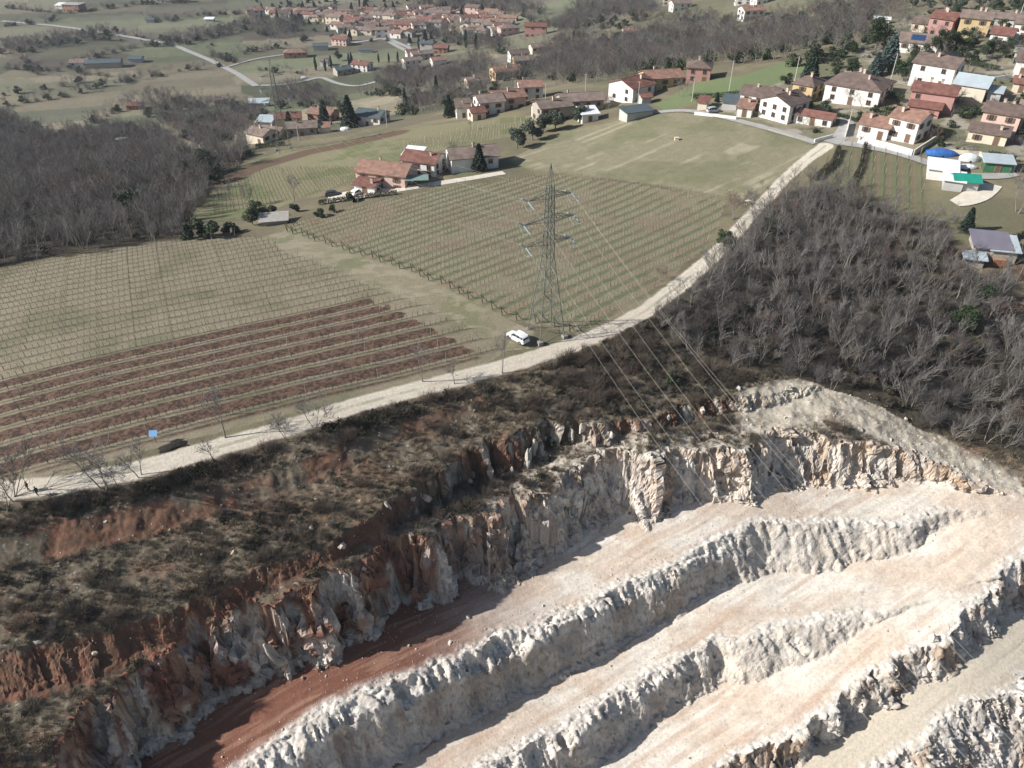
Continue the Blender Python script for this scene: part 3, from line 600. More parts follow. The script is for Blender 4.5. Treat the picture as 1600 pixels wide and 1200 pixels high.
# ---------------------------------------------------------------- plants
M_BARK = mat('bark', (.22, .20, .18), .9, .25, 3, .2); M_TWIG = mat('twigs', (.132, .122, .116), .9, .2, 2, .35); M_TWIGR = mat('reddish_twigs', (.17, .12, .10), .9, .2, 2, .2)
M_IVY = mat('evergreen_leaves', (.04, .06, .028), .7, .35, 1.2, .25); M_CONIF = mat('conifer_needles', (.026, .045, .03), .8, .35, 1.0, .2); M_OLIVE = mat('olive_leaves', (.09, .105, .075), .7, .3, 1.5, .15)
M_CEDAR = mat('blue_needles', (.06, .09, .085), .8, .3, 1.2, .1); M_DRY = mat('dry_grass', (.20, .165, .115), .9, .3, 2, .3); M_BRAMBLE = mat('bramble_leaves', (.052, .050, .032), .8, .4, 2, .3); M_DRYB = mat('dry_bush_twigs', (.125, .10, .08), .9, .3, 2, .3)
def bare_tree_data(seed, h, spread, stems=1, twigs=3, mt=None, lean=(0, 0), r0=.13, kids=6, tw=1.0):
    r = random.Random(seed); T = []; W = []
    def grow(p, d, ln, rad, lv):
        n = 4 if lv < 2 else 3; q = p.copy(); dd = d.copy(); pts = [(q.copy(), rad)]
        for i in range(n):
            dd = (dd + Vector((r.gauss(0, .13), r.gauss(0, .13), r.gauss(0, .06) + .07))).normalized(); q2 = q + dd * ln / n; ra = rad * (1 - .22 * i); rb = rad * (1 - .22 * (i + 1))
            (T if lv < 2 else W).append((*q, *q2, max(ra, .013 * tw if lv > 1 else .03), max(rb, .009 * tw if lv > 1 else .022))); q = q2; pts.append((q.copy(), rb))
        if lv >= twigs: return
        m = kids if lv == 0 else (5 if lv == 1 else 6)
        for i in range(m):
            f = (.35 if lv == 0 else .2) + (.65 if lv == 0 else .8) * (i + r.random()) / m; k = min(int(f * n), n - 1); bp = pts[k][0].lerp(pts[k + 1][0], f * n - k)
            az = r.random() * 6.283; an = r.uniform(.45, .95) * (1 if lv else spread)
            o = dd.orthogonal().normalized(); o.rotate(Matrix.Rotation(az, 3, dd)); nd = (dd * math.cos(an) + o * math.sin(an)); nd.z += .18
            grow(bp, nd.normalized(), ln * r.uniform(.42, .68) * (1.1 - .35 * f), pts[k][1] * .5, lv + 1)
    for s_ in range(stems):
        a = r.random() * 6.28; t = r.uniform(.05, .42) if stems > 1 else .04
        grow(Vector((math.cos(a), math.sin(a), 0)) * (.25 * (stems > 1)) - Vector((0, 0, .3)), Vector((math.cos(a) * t + lean[0], math.sin(a) * t + lean[1], 1)).normalized(), h * r.uniform(.5, .72) , r0 * (1 if stems == 1 else .7), 0)
    return stick_mesh('trunk', T, M_BARK, 5), stick_mesh('crown', W, mt or M_TWIG, 3)
BT = [bare_tree_data(11, 9.5, .9, 1), bare_tree_data(12, 8.5, 1.0, 3, kids=4), bare_tree_data(13, 9.0, .8, 2, kids=5), bare_tree_data(14, 7.5, 1.1, 3, kids=4, mt=M_TWIGR), bare_tree_data(15, 10.5, .75, 1, kids=7), bare_tree_data(16, 8.0, 1.0, 2, kids=5)]
M_TWIGG = mat('grey_twigs', (.19, .175, .165), .9, .2, 2, .1); BR = [bare_tree_data(11 + i, 9.5 - .4 * i, .95, st, kids=6, tw=1.7, mt=M_TWIGG if i != 3 else M_TWIGR) for i, st in enumerate((1, 3, 2, 3, 1, 2))]
def hang(root, parts):
    for n, d in parts: link(n, d, root)
def tree_thing(name, parts, p, rot, sc, label, cat, group=None, tilt=0):
    o = link(name, None, None, p, (tilt * math.cos(rot), tilt * math.sin(rot), rot), sc); o.empty_display_size = .5; tag(o, label, cat, group); hang(o, parts); return o
def blob_pts(n, r, lobes, rr):
    c = rr.normal(size=(lobes, 3)); c /= np.linalg.norm(c, axis=1)[:, None]; c *= (.35 + .45 * rr.random(lobes))[:, None]; k = rr.integers(0, lobes, n)
    p = rr.normal(size=(n, 3)); p /= np.linalg.norm(p, axis=1)[:, None]; p *= (rr.random(n) ** .4)[:, None] * (.28 + .22 * (np.arange(lobes) % 3 / 2))[k][:, None]
    return (c[k] + p) * np.array(r)
def ever_data(seed, kind):
    rr = np.random.default_rng(seed); tr = []
    if kind == 'cypress':
        n = 1500; t = rr.random(n); a = rr.random(n) * 6.28; q = 1.1 * np.sin(np.pi * np.clip(t * .92 + .06, 0, 1)) ** .7 * (1 - t * .35) * (.55 + .45 * rr.random(n)) * (.85 + .3 * np.sin(a * 3 + t * 9))
        P = np.c_[np.cos(a) * q, np.sin(a) * q, .3 + t * 8.2]; tr = [(0, 0, -.3, 0, 0, 3, .16, .08)]; return stick_mesh('trunk', tr, M_BARK, 6), leaf_mesh('crown', P, .26, M_CONIF, 0, rr)
    if kind in ('conifer', 'cedar'):
        n = 2600; t = rr.random(n) ** 1.25; k = (t * 13).astype(int); a = (rr.integers(0, 7, n) + .18 * rr.normal(size=n)) * 6.28 / 7 + k * 1.1; q = rr.random(n) ** .7 * (3.0 if kind == 'conifer' else 4.2) * (1 - (k + .5) / 13.5) ** .85 + .15
        z = 1.2 + (k + .5) / 13 * 9.0 - q * .22 + rr.normal(size=n) * .16; P = np.c_[np.cos(a) * q, np.sin(a) * q, z]; tr = [(0, 0, -.3, 0, 0, 9.8, .22, .04)]
        for i in range(13):
            for j in range(7): aa_ = j * 6.28 / 7 + i * 1.1; L_ = (3.0 if kind == 'conifer' else 4.2) * (1 - (i + .5) / 13.5) ** .85; tr.append((0, 0, 1.2 + (i + .5) / 13 * 9, math.cos(aa_) * L_ * .9, math.sin(aa_) * L_ * .9, 1.2 + (i + .5) / 13 * 9 - L_ * .2, .05, .02))
        return stick_mesh('trunk', tr, M_BARK, 5), leaf_mesh('crown', P, .36, M_CONIF if kind == 'conifer' else M_CEDAR, 0, rr)
    if kind == 'olive':
        P = blob_pts(3600, (2.7, 2.7, 2.2), 12, rr) + [0, 0, 3.1]; tr = [(0, 0, -.2, .1, 0, 1.4, .2, .15), (.1, 0, 1.4, .9, .4, 3.2, .1, .04), (.1, 0, 1.4, -.8, .3, 3.0, .1, .04), (.1, 0, 1.4, 0, -.8, 3.1, .09, .04)]
        return stick_mesh('trunk', tr, M_BARK, 6), leaf_mesh('crown', P, .21, M_OLIVE, 0, rr)
    if kind == 'round':
        P = blob_pts(2600, (4.2, 4.2, 3.6), 14, rr) + [0, 0, 4.6]; tr = [(0, 0, -.3, 0, 0, 3, .28, .2), (0, 0, 3, 1.4, .6, 5.8, .14, .05), (0, 0, 3, -1.3, .5, 5.6, .14, .05), (0, 0, 3, .2, -1.4, 5.9, .12, .05)]
        return stick_mesh('trunk', tr, M_BARK, 6), leaf_mesh('crown', P, .27, M_IVY, 0, rr)
EV = {k: [ever_data(30 + i, k) for i in range(2)] for k in ('cypress', 'conifer', 'cedar', 'olive', 'round')}
def bush_mesh(seed, r, n, sz, m_, sticks=0):
    rr = np.random.default_rng(seed); P = blob_pts(n, r, 7, rr) + [0, 0, r[2] * .75]; P[:, 2] = np.maximum(P[:, 2], .05); return leaf_mesh('bush', P, sz, m_, 0, rr)
def twig_bush(seed, h, n, m_):
    rr = np.random.default_rng(seed); a = rr.random(n) * 6.28; t = rr.random(n) * 1.0; L_ = h * (.5 + .6 * rr.random(n)); b0 = np.c_[rr.normal(size=n) * .18 * h, rr.normal(size=n) * .18 * h, np.zeros(n)]
    d = np.c_[np.cos(a) * np.sin(t), np.sin(a) * np.sin(t), np.cos(t)]; mid = b0 + d * L_[:, None] * .55; S = [np.c_[b0, mid, np.full(n, .016), np.full(n, .012)]]
    for k in range(3):
        d2 = d + rr.normal(size=(n, 3)) * .4; d2 /= np.linalg.norm(d2, axis=1)[:, None]; S.append(np.c_[mid, mid + d2 * L_[:, None] * .5, np.full(n, .011), np.full(n, .008)])
    return stick_mesh('bush', np.concatenate(S), m_, 3)
def tuft_mesh(seed, h, n):
    rr = np.random.default_rng(seed); a = rr.random(n) * 6.28; o = rr.normal(size=(n, 2)) * .16; L_ = h * (.5 + .6 * rr.random(n)); t = .15 + .6 * rr.random(n)
    b = np.c_[o, np.zeros(n) - .05]; tip = b + np.c_[np.cos(a) * np.sin(t), np.sin(a) * np.sin(t), np.cos(t)] * L_[:, None]; w = np.c_[-np.sin(a), np.cos(a), a * 0] * .022
    return raw_mesh('tuft', np.stack([b - w, b + w, tip], 1).reshape(-1, 3), np.arange(n * 3).reshape(-1, 3), M_DRY)
def stone_mesh(seed, m_, sub=2):
    bm = bmesh.new(); bmesh.ops.create_icosphere(bm, subdivisions=sub, radius=.5); r = random.Random(seed); pl = [(Vector((r.gauss(0, 1), r.gauss(0, 1), r.gauss(0, 1))).normalized(), r.uniform(.20, .40)) for _ in range(11)]
    for v in bm.verts:
        for nn, dd in pl:
            e = v.co.dot(nn) - dd
            if e > 0: v.co -= nn * e
        v.co *= 1 + r.uniform(-.04, .04)
    m = bpy.data.meshes.new('stone'); bm.to_mesh(m); bm.free(); m.materials.append(m_); return m
# ---------------------------------------------------------------- scattering uncountable growth: one object each, points carry the instances
SRC = bpy.data.collections.new('sources')                 # never linked: only the scatterers read it
def scatter(name, meshes, P, scl, label=None, tilt=.15):
    srcs = []
    for i, m in enumerate(meshes):
        o = bpy.data.objects.new(name + '_plant', m); srcs.append(o)
    n = len(P); me = bpy.data.meshes.new(name); me.vertices.add(n); me.vertices.foreach_set('co', np.asarray(P, 'f4').ravel())
    a = me.attributes.new('rot', 'FLOAT_VECTOR', 'POINT'); a.data.foreach_set('vector', np.c_[R.normal(size=n) * tilt, R.normal(size=n) * tilt, R.random(n) * 6.28].astype('f4').ravel())
    a = me.attributes.new('scl', 'FLOAT', 'POINT'); a.data.foreach_set('value', np.asarray(scl, 'f4'))
    a = me.attributes.new('pick', 'INT', 'POINT'); a.data.foreach_set('value', R.integers(0, len(meshes), n).astype('i4'))
    o = bpy.data.objects.new(name, me); C.objects.link(o); o['kind'] = 'stuff'
    if label: o['label'] = label
    ng = bpy.data.node_groups.new(name, 'GeometryNodeTree'); ng.interface.new_socket('Geometry', in_out='INPUT', socket_type='NodeSocketGeometry'); ng.interface.new_socket('Geometry', in_out='OUTPUT', socket_type='NodeSocketGeometry')
    N = ng.nodes; K = ng.links; gi = N.new('NodeGroupInput'); go = N.new('NodeGroupOutput'); jn = N.new('GeometryNodeJoinGeometry')
    def attr(nm, ty):
        q = N.new('GeometryNodeInputNamedAttribute'); q.data_type = ty; q.inputs[0].default_value = nm; return q.outputs[0]
    rt, sc_, pk = attr('rot', 'FLOAT_VECTOR'), attr('scl', 'FLOAT'), attr('pick', 'INT')
    for i, s_ in enumerate(srcs):
        oi = N.new('GeometryNodeObjectInfo'); oi.inputs[0].default_value = s_; oi.inputs[1].default_value = True
        ip_ = N.new('GeometryNodeInstanceOnPoints'); K.new(gi.outputs[0], ip_.inputs[0]); K.new(oi.outputs['Geometry'], ip_.inputs['Instance'])
        cm = N.new('FunctionNodeCompare'); cm.data_type = 'INT'; cm.operation = 'EQUAL'; K.new(pk, cm.inputs[2]); cm.inputs[3].default_value = i
        K.new(cm.outputs[0], ip_.inputs['Selection']); e2r = N.new('FunctionNodeEulerToRotation'); K.new(rt, e2r.inputs[0]); K.new(e2r.outputs[0], ip_.inputs['Rotation']); K.new(sc_, ip_.inputs['Scale']); K.new(ip_.outputs[0], jn.inputs[0])
    K.new(jn.outputs[0], go.inputs[0]); md = o.modifiers.new('scatter', 'NODES'); md.node_group = ng; return o
def joined(pair):
    """trunk and crown of a tree as one mesh, for far woods"""
    bm = bmesh.new(); bm.from_mesh(pair[0]); n = len(bm.faces); bm.from_mesh(pair[1]); bm.faces.ensure_lookup_table()
    for i, f in enumerate(bm.faces): f.material_index = 0 if i < n else 1
    m = bpy.data.meshes.new('far_tree'); bm.to_mesh(m); bm.free(); m.materials.append(pair[0].materials[0]); m.materials.append(pair[1].materials[0]); return m
def sample_poly(P, sp, jit=.45, seed=1):
    r = np.random.default_rng(seed); A = np.array(P); x0, y0 = A.min(0); x1, y1 = A.max(0); gx, gy = np.meshgrid(np.arange(x0, x1, sp), np.arange(y0, y1, sp * .87)); gx = gx + (np.arange(gx.shape[0])[:, None] % 2) * sp / 2
    px = (gx + r.normal(size=gx.shape) * jit * sp * .6).ravel(); py = (gy + r.normal(size=gx.shape) * jit * sp * .6).ravel(); k = inpoly(px, py, P); return px[k], py[k]
def gidx(x, y):
    r = np.clip(np.searchsorted(fr_, y), 0, NR - 1); c = np.clip(np.round((x / tt[r] - aa[0]) / (aa[1] - aa[0])).astype(int), 0, NC - 1); return r * NC + c
def P3(x, y, dz=0): return np.c_[x, y, zg(x, y) + dz]
def W(px, py):
    p = at(px, py); return np.array([p.x, p.y])
ORD = 'first second third fourth fifth sixth seventh eighth ninth tenth eleventh twelfth thirteenth fourteenth fifteenth sixteenth seventeenth eighteenth nineteenth twentieth'.split()
def ordn(k):
    k0 = k
    if k < 20: return ORD[k]
    t = ['twenty', 'thirty', 'forty'][(k + 1) // 10 - 2]; u = (k + 1) % 10
    return {'twenty': 'twentieth', 'thirty': 'thirtieth', 'forty': 'fortieth'}[t] if u == 0 else t + '-' + ORD[u - 1]
# ================================================================ woods
nb = 0
fx, fy = sample_poly(REG['forestR'], 4.3, .75, 3)
dR_ = pl_dist(ROADS['track'][0], fx, fy); dH_ = pl_dist(HAUL, fx, fy); k = (dR_ > 2.6) & (dH_ > 5.8); fx, fy = fx[k], fy[k]
pb = W(1535, 400); k = np.hypot(fx - pb[0], fy - pb[1]) > 7.5; fx, fy = fx[k], fy[k]; k = (fx / fy < .84); fx, fy = fx[k], fy[k]; dH_ = pl_dist(HAUL, fx, fy)
zf = zg(fx, fy); print('wood trees', len(fx))
LBW = ['grey bare tree with a single straight trunk in the wood right of the quarry road', 'grey bare tree of three stems in the wood right of the quarry road', 'grey bare tree forking low into two stems in the wood right of the quarry road', 'reddish-brown bare tree in the wood right of the quarry road', 'tall narrow bare tree in the wood right of the quarry road', 'short grey bare tree of two stems in the wood right of the quarry road']
for i in range(len(fx)):
    q = rng.choice([0, 0, 1, 1, 2, 2, 4, 5, 5, 3]) if rng.random() < .93 else 3; s_ = rng.uniform(.55, 1.2) * (.75 if dH_[i] < 9 else 1)
    tree_thing('bare_tree', [('trunk', BT[q][0]), ('crown', BT[q][1])], (fx[i], fy[i], zf[i]), rng.random() * 6.28, (s_, s_, s_ * rng.uniform(.85, 1.1)), LBW[q], 'tree', 'bare trees of the wood beside the quarry', rng.uniform(0, .28)); nb += 1
# understory of the wood
ux, uy = sample_poly(REG['forestR'], 2.3, .7, 4); k = (pl_dist(ROADS['track'][0], ux, uy) > 2.4) & (pl_dist(HAUL, ux, uy) > 3) & (np.hypot(ux - pb[0], uy - pb[1]) > 6); ux, uy = ux[k], uy[k]
BUSH = [bush_mesh(61, (.9, .9, .6), 170, .13, M_BRAMBLE), twig_bush(62, 1.6, 60, M_DRYB), twig_bush(63, 1.1, 50, M_TWIG), bush_mesh(64, (1.2, 1.0, .7), 200, .12, M_BRAMBLE)]
SAP = [joined(bare_tree_data(71, 4.5, .8, 3, 2, r0=.05, kids=6)), joined(bare_tree_data(72, 5.5, .7, 4, 2, r0=.05, kids=6)), twig_bush(73, 3.0, 120, M_TWIG)]
scatter('undergrowth', SAP + [BUSH[1], BUSH[0]], P3(ux, uy), R.uniform(.7, 1.3, len(ux)), 'thin grey saplings and brush under the bare trees of the wood')
# left valley wood
lx, ly = sample_poly(REG['forestL'], 5.8, .5, 5); dd = np.hypot(lx, ly); vis = (np.abs(lx / ly) < .78); lx, ly, dd = lx[vis], ly[vis], dd[vis]; o_ = np.argsort(dd); lx, ly = lx[o_], ly[o_]; nn = 62; zl = zg(lx, ly)
LBL = ['grey bare tree with one trunk at the vineyard edge of the left wood', 'grey bare tree of three stems at the vineyard edge of the left wood', 'low-forked grey bare tree at the vineyard edge of the left wood', 'reddish bare tree at the vineyard edge of the left wood', 'tall slim bare tree at the vineyard edge of the left wood', 'short two-stemmed bare tree at the vineyard edge of the left wood']
for i in range(min(nn, len(lx))):
    q = rng.choice([0, 1, 2, 4, 5]); s_ = rng.uniform(.9, 1.3)
    tree_thing('bare_tree', [('trunk', BT[q][0]), ('crown', BT[q][1])], (lx[i], ly[i], zl[i]), rng.random() * 6.28, s_, LBL[q], 'tree', 'bare trees at the edge of the left wood')
M_TWD = mat('far_twigs', (.10, .095, .095), .9, .2, 2, .35); M_TWD2 = mat('far_reddish_twigs', (.125, .09, .078), .9, .2, 2, .3); FT = [joined(bare_tree_data(sd_, 9, .95, st_, kids=5, mt=m_, twigs=3)) for sd_, st_, m_ in ((111, 1, M_TWD), (112, 2, M_TWD), (113, 3, M_TWD2), (114, 2, M_TWIG))]
FB = bush_mesh(81, (3.4, 3.4, 2.6), 700, .30, M_IVY)
scatter('woodland', [FT[0], FT[1], FT[0], FT[1], FT[2], FT[3], FT[0], FB], np.c_[lx[nn:], ly[nn:], zl[nn:] - .5], R.uniform(.95, 1.45, len(lx) - nn), 'grey leafless wood filling the valley slope at the left', .1)
lx2, ly2 = sample_poly(REG['forestL'], 4.4, .6, 6); scatter('woodland_undergrowth', SAP + [BUSH[0]], P3(lx2, ly2), R.uniform(1.1, 1.9, len(lx2)), 'brush and saplings under the leafless wood at the left')
FARW = [[(690,192),(722,165),(745,150),(770,122),(830,108),(850,78),(900,58),(960,62),(1010,48),(1050,32),(1090,27),(1150,45),(1180,42),(1240,30),(1300,5),(1420,0),(1400,25),(1330,60),(1290,75),(1250,90),(1160,106),(1110,104),(1080,106),(1030,118),(975,128),(940,136),(870,132),(838,130),(790,134),(760,152),(740,168),(720,178)],
 [(418,160),(460,136),(500,145),(530,165),(545,178),(490,172),(430,170)], [(592,118),(640,104),(655,118),(700,116),(740,92),(775,105),(720,150),(680,178),(640,182),(625,160),(680,150),(690,142),(640,148),(590,140)],
 [(400,36),(440,33),(475,38),(470,56),(430,62),(400,58)], [(255,68),(300,55),(400,32),(402,44),(320,64),(280,72)], [(640,50),(700,42),(740,62),(780,62),(800,90),(740,82),(680,66)], [(0,74),(40,66),(120,58),(150,50),(190,50),(120,70),(40,84),(0,92)], [(640,10),(700,0),(800,0),(860,22),(830,32),(760,22),(700,20)], [(900,5),(1000,0),(1040,20),(1000,35),(930,38),(880,60),(860,48)], [(1230,100),(1290,88),(1350,50),(1380,55),(1330,85),(1270,108)], [(200,165),(240,150),(300,160),(380,165),(420,180),(330,260),(290,220)]]
px_, py_ = [], []
for i, P in enumerate(FARW):
    a, b = sample_poly(ground_poly(P), 5.4, .5, 20 + i); px_.append(a); py_.append(b)
wx, wy = np.concatenate(px_), np.concatenate(py_); print('far trees', len(wx))
# ================================================================ buildings
ROOFM = dict(orange=mat('orange_tiles', (.27, .16, .122), .85, .36, .7, .1, kind='tiles'), red=mat('red_tiles', (.20, .095, .075), .85, .36, .7, .1, kind='tiles'), brown=mat('brown_tiles', (.16, .118, .10), .85, .36, .7, .1, kind='tiles'),
 old=mat('weathered_tiles', (.215, .165, .14), .9, .35, .5, .1, kind='tiles'), slate=mat('dark_roofing', (.085, .11, .12), .6, .15, .7, kind='sheet'), metal=mat('pale_sheet_roof', (.42, .48, .51), .5, .1, .5, kind='sheet'), lilac=mat('purple_sheet_roof', (.19, .175, .215), .5, .15, .5, kind='sheet'), green=mat('green_tarpaulin', (.02, .26, .19), .5, .12, 1), white=mat('white_sheeting', (.72, .74, .75), .6, .1, 1), concrete=mat('flat_roof_gravel', (.34, .32, .29), .9, .15, 1))
WALLM = dict(white=mat('white_plaster', (.68, .665, .63), .9, .13, .8), cream=mat('cream_plaster', (.62, .55, .44), .9, .08, .5), yellow=mat('yellow_plaster', (.52, .40, .23), .9, .08, .5), pink=mat('pink_plaster', (.40, .23, .205), .9, .08, .5), salmon=mat('salmon_plaster', (.58, .42, .36), .9, .08, .5), stone=mat('rubble_stone', (.34, .31, .27), .95, .3, 2.5, bump=.1), grey=mat('grey_render', (.42, .42, .40), .9, .1, .6), green=mat('green_boards', (.05, .16, .08), .7, .15, 1), brick=mat('bare_brick', (.35, .20, .14), .9, .2, 2))
M_GLASS = mat('window_glass', (.03, .035, .045), .12, .1, 1, spec=.6); M_FRAME = mat('window_frame_wood', (.30, .20, .14), .7, .1, 2); M_SHUT = mat('brown_shutter', (.14, .09, .06), .7, .15, 3); M_DOOR = mat('door_wood', (.16, .10, .07), .6, .15, 3); M_CHIM = mat('chimney_render', (.55, .45, .38), .9, .15, 2)
def window_mesh(w, h, shut):
    b = MB(); b.box((0, -.03, 0), (w, .06, h), 0)
    for s_ in (-1, 1): b.box((s_ * (w / 2 + .04), -.05, 0), (.08, .12, h + .16), 1)
    b.box((0, -.05, h / 2 + .04), (w, .12, .08), 1); b.box((0, -.08, -h / 2 - .05), (w + .3, .18, .07), 1); b.box((0, -.07, 0), (.05, .05, h), 1)
    if shut:
        for s_ in (-1, 1): b.box((s_ * (w * .75 + .1), -.06, 0), (w * .5, .05, h), 2)
    return b.mesh('window', [M_GLASS, M_FRAME, M_SHUT])
WIN = [window_mesh(1.0, 1.25, True), window_mesh(1.1, 1.2, False), window_mesh(1.5, 1.6, False)]
b = MB(); b.box((0, -.04, 1.05), (1.1, .08, 2.1), 0); b.box((0, -.05, 2.16), (1.3, .12, .12), 1); b.box((-.6, -.05, 1.05), (.1, .12, 2.1), 1); b.box((.6, -.05, 1.05), (.1, .12, 2.1), 1); b.box((.38, -.1, 1.0), (.06, .06, .14), 1); DOOR = b.mesh('door', [M_DOOR, M_FRAME])
b = MB(); b.box((0, -.04, 1.15), (2.6, .08, 2.3), 0); b.box((0, -.06, 2.36), (2.8, .14, .12), 1)
for i in range(4): b.box((0, -.09, .5 + i * .5), (2.5, .03, .05), 1)
GAR = b.mesh('garage_door', [M_SHUT, M_FRAME])
b = MB(); b.box((0, 0, .1), (.6, .6, 1.9)); b.box((0, 0, 1.1), (.8, .8, .12)); b.box((0, 0, 1.28), (.5, .5, .22)); b.box((0, 0, 1.43), (.85, .85, .08), 1); CHIM = b.mesh('chimney', [M_CHIM, ROOFM['old']])
def gable(w, d, h, k, rise, ov=.55, th=.18, base=1.6):
    """walls, roof; ridge along x"""
    wl = MB(); w2, d2 = w / 2, d / 2
    P = [(-w2, -d2), (w2, -d2), (w2, d2), (-w2, d2)]
    if k == 'gable':
        wl.poly([(-w2, -d2, -base), (w2, -d2, -base), (w2, -d2, h), (-w2, -d2, h)]); wl.poly([(w2, d2, -base), (-w2, d2, -base), (-w2, d2, h), (w2, d2, h)])
        wl.poly([(w2, -d2, -base), (w2, d2, -base), (w2, d2, h), (w2, 0, h + rise), (w2, -d2, h)]); wl.poly([(-w2, d2, -base), (-w2, -d2, -base), (-w2, -d2, h), (-w2, 0, h + rise), (-w2, d2, h)])
    elif k == 'mono':
        wl.poly([(-w2, -d2, -base), (w2, -d2, -base), (w2, -d2, h), (-w2, -d2, h)]); wl.poly([(w2, d2, -base), (-w2, d2, -base), (-w2, d2, h + rise), (w2, d2, h + rise)])
        wl.poly([(w2, -d2, -base), (w2, d2, -base), (w2, d2, h + rise), (w2, -d2, h)]); wl.poly([(-w2, d2, -base), (-w2, -d2, -base), (-w2, -d2, h), (-w2, d2, h + rise)])
    else:
        for i in range(4): a, c = P[i], P[(i + 1) % 4]; wl.poly([(*a, -base), (*c, -base), (*c, h), (*a, h)])
    rf = MB(); X = w2 + ov; Y = d2 + ov; g = .02
    def slab(pts):
        up = [Vector(p) + Vector((0, 0, th + g)) for p in pts]; dn = [Vector(p) + Vector((0, 0, g)) for p in pts]; rf.poly(up); rf.poly(dn[::-1])
        for i in range(len(pts)): j = (i + 1) % len(pts); rf.poly([dn[i], dn[j], up[j], up[i]])
    if k == 'gable':
        e = h - rise * ov / d2
        slab([(-X, -Y, e), (X, -Y, e), (X, 0, h + rise), (-X, 0, h + rise)]); slab([(X, Y, e), (-X, Y, e), (-X, 0, h + rise + .003), (X, 0, h + rise + .003)])
        rf.box((0, 0, h + rise + th + .03), (2 * X, .25, .1))
    elif k == 'mono': sl = rise / d; slab([(-X, -Y, h - sl * ov), (X, -Y, h - sl * ov), (X, Y, h + rise + sl * ov), (-X, Y, h + rise + sl * ov)])
    elif k == 'hip':
        r = max(X - Y, .2); e = h - rise * ov / d2
        A, B_, C_, D_ = (-X, -Y, e), (X, -Y, e), (X, Y, e), (-X, Y, e); E, F_ = (-r, 0, h + rise), (r, 0, h + rise)
        for q in ([A, B_, F_, E], [B_, C_, F_], [C_, D_, E, F_], [D_, A, E]): rf.poly([Vector(p) + Vector((0, 0, th)) for p in q])
        rf.poly([Vector(p) for p in (D_, C_, B_, A)]); 
        for a, c in ((A, B_), (B_, C_), (C_, D_), (D_, A)): rf.poly([a, c, Vector(c) + Vector((0, 0, th)), Vector(a) + Vector((0, 0, th))])
    else: rf.box((0, 0, h + .12), (2 * X, 2 * Y, .24)); 
    return wl, rf
HN = 0
def house(px, py, wpx, d, h, rot, kind, roof, wall, label, name='house', cat='house', win=1, rise=None, chim=1, group=None, w=None, loc=None, ov=.55, door=1, sp=3.3):
    global HN; HN += 1; rr = random.Random(HN * 7 + 1)
    p = Vector(loc) if loc else at(px, py); m = mpp(p); w = w or wpx * m; ra = math.radians(rot)
    if not loc: f = (d / 2 * math.cos(ra) + w / 2 * abs(math.sin(ra))) * .75; p = Vector((p.x * (1 + f / p.y), p.y + f, 0)); p.z = float(np.min(zg([p.x, p.x - w / 3, p.x + w / 3], [p.y, p.y - d / 3, p.y - d / 3]))) + .15
    root = link(name, None, None, p, ra); root.empty_display_size = 1; tag(root, label, cat, group)
    rise = rise if rise is not None else (d / 2 * .36 if kind != 'mono' else d * .16)
    wl, rf = gable(w, d, h, kind, rise, ov); link('wall', wl.mesh('wall', WALLM[wall]), root); ro = link('roof', rf.mesh('roof', ROOFM[roof]), root)
    for i in range(chim):
        cx = rr.uniform(-.32, .32) * w; cy = rr.uniform(-.22, .22) * d; hz = h + rise * (1 - abs(cy) / (d / 2)) if kind in ('gable', 'hip') else h + .3; link('chimney', CHIM, ro, (cx, cy, hz + .1), 0, rr.uniform(.8, 1.1))
    if win:
        st = 2 if h > 4.4 else 1; wm = WIN[rr.randint(0, 1)]
        for s_ in range(st):
            zc = (h - 1.35) if s_ == st - 1 else 1.45
            for side in range(4):
                L_ = w if side in (0, 2) else d; off = d / 2 if side in (0, 2) else w / 2; n = max(1, int(L_ / sp)); a0 = side * math.pi / 2
                if side == 2 and win < 2: continue
                for i in range(n):
                    u = (i + .5) / n * L_ - L_ / 2
                    if s_ == 0 and side == 0 and i == n // 2 and door: link('door', DOOR, root, (u, -off, 0)); continue
                    if rr.random() < .12: continue
                    link('window', wm, root, (math.cos(a0) * u + math.sin(a0) * off, math.sin(a0) * u - math.cos(a0) * off, zc), a0)
    return root
H = house
# farm group below the pylon vineyard
f1 = H(607, 297, 82, 9, 4.8, -16, 'gable', 'orange', 'salmon', 'long pale pink farmhouse with a light orange two-part roof at the top of the vineyard', 'farmhouse', sp=4)
H(577, 303, 34, 5, 2.5, -16, 'mono', 'red', 'white', 'low lean-to with a red roof built against the pink farmhouse', 'outbuilding', 'outbuilding', chim=1)
H(664, 276, 56, 8, 4.6, -20, 'gable', 'red', 'white', 'white farmhouse with a dark red roof, middle of the three farm buildings', 'farmhouse')
H(738, 268, 74, 9, 4.2, 14, 'gable', 'old', 'white', 'white farmhouse with a weathered brown roof behind the dark conifer', 'farmhouse')
H(648, 255, 26, 5, 2.6, -16, 'mono', 'white', 'grey', 'white-roofed shed behind the red-roofed farmhouse', 'shed', 'shed', win=0, chim=0)
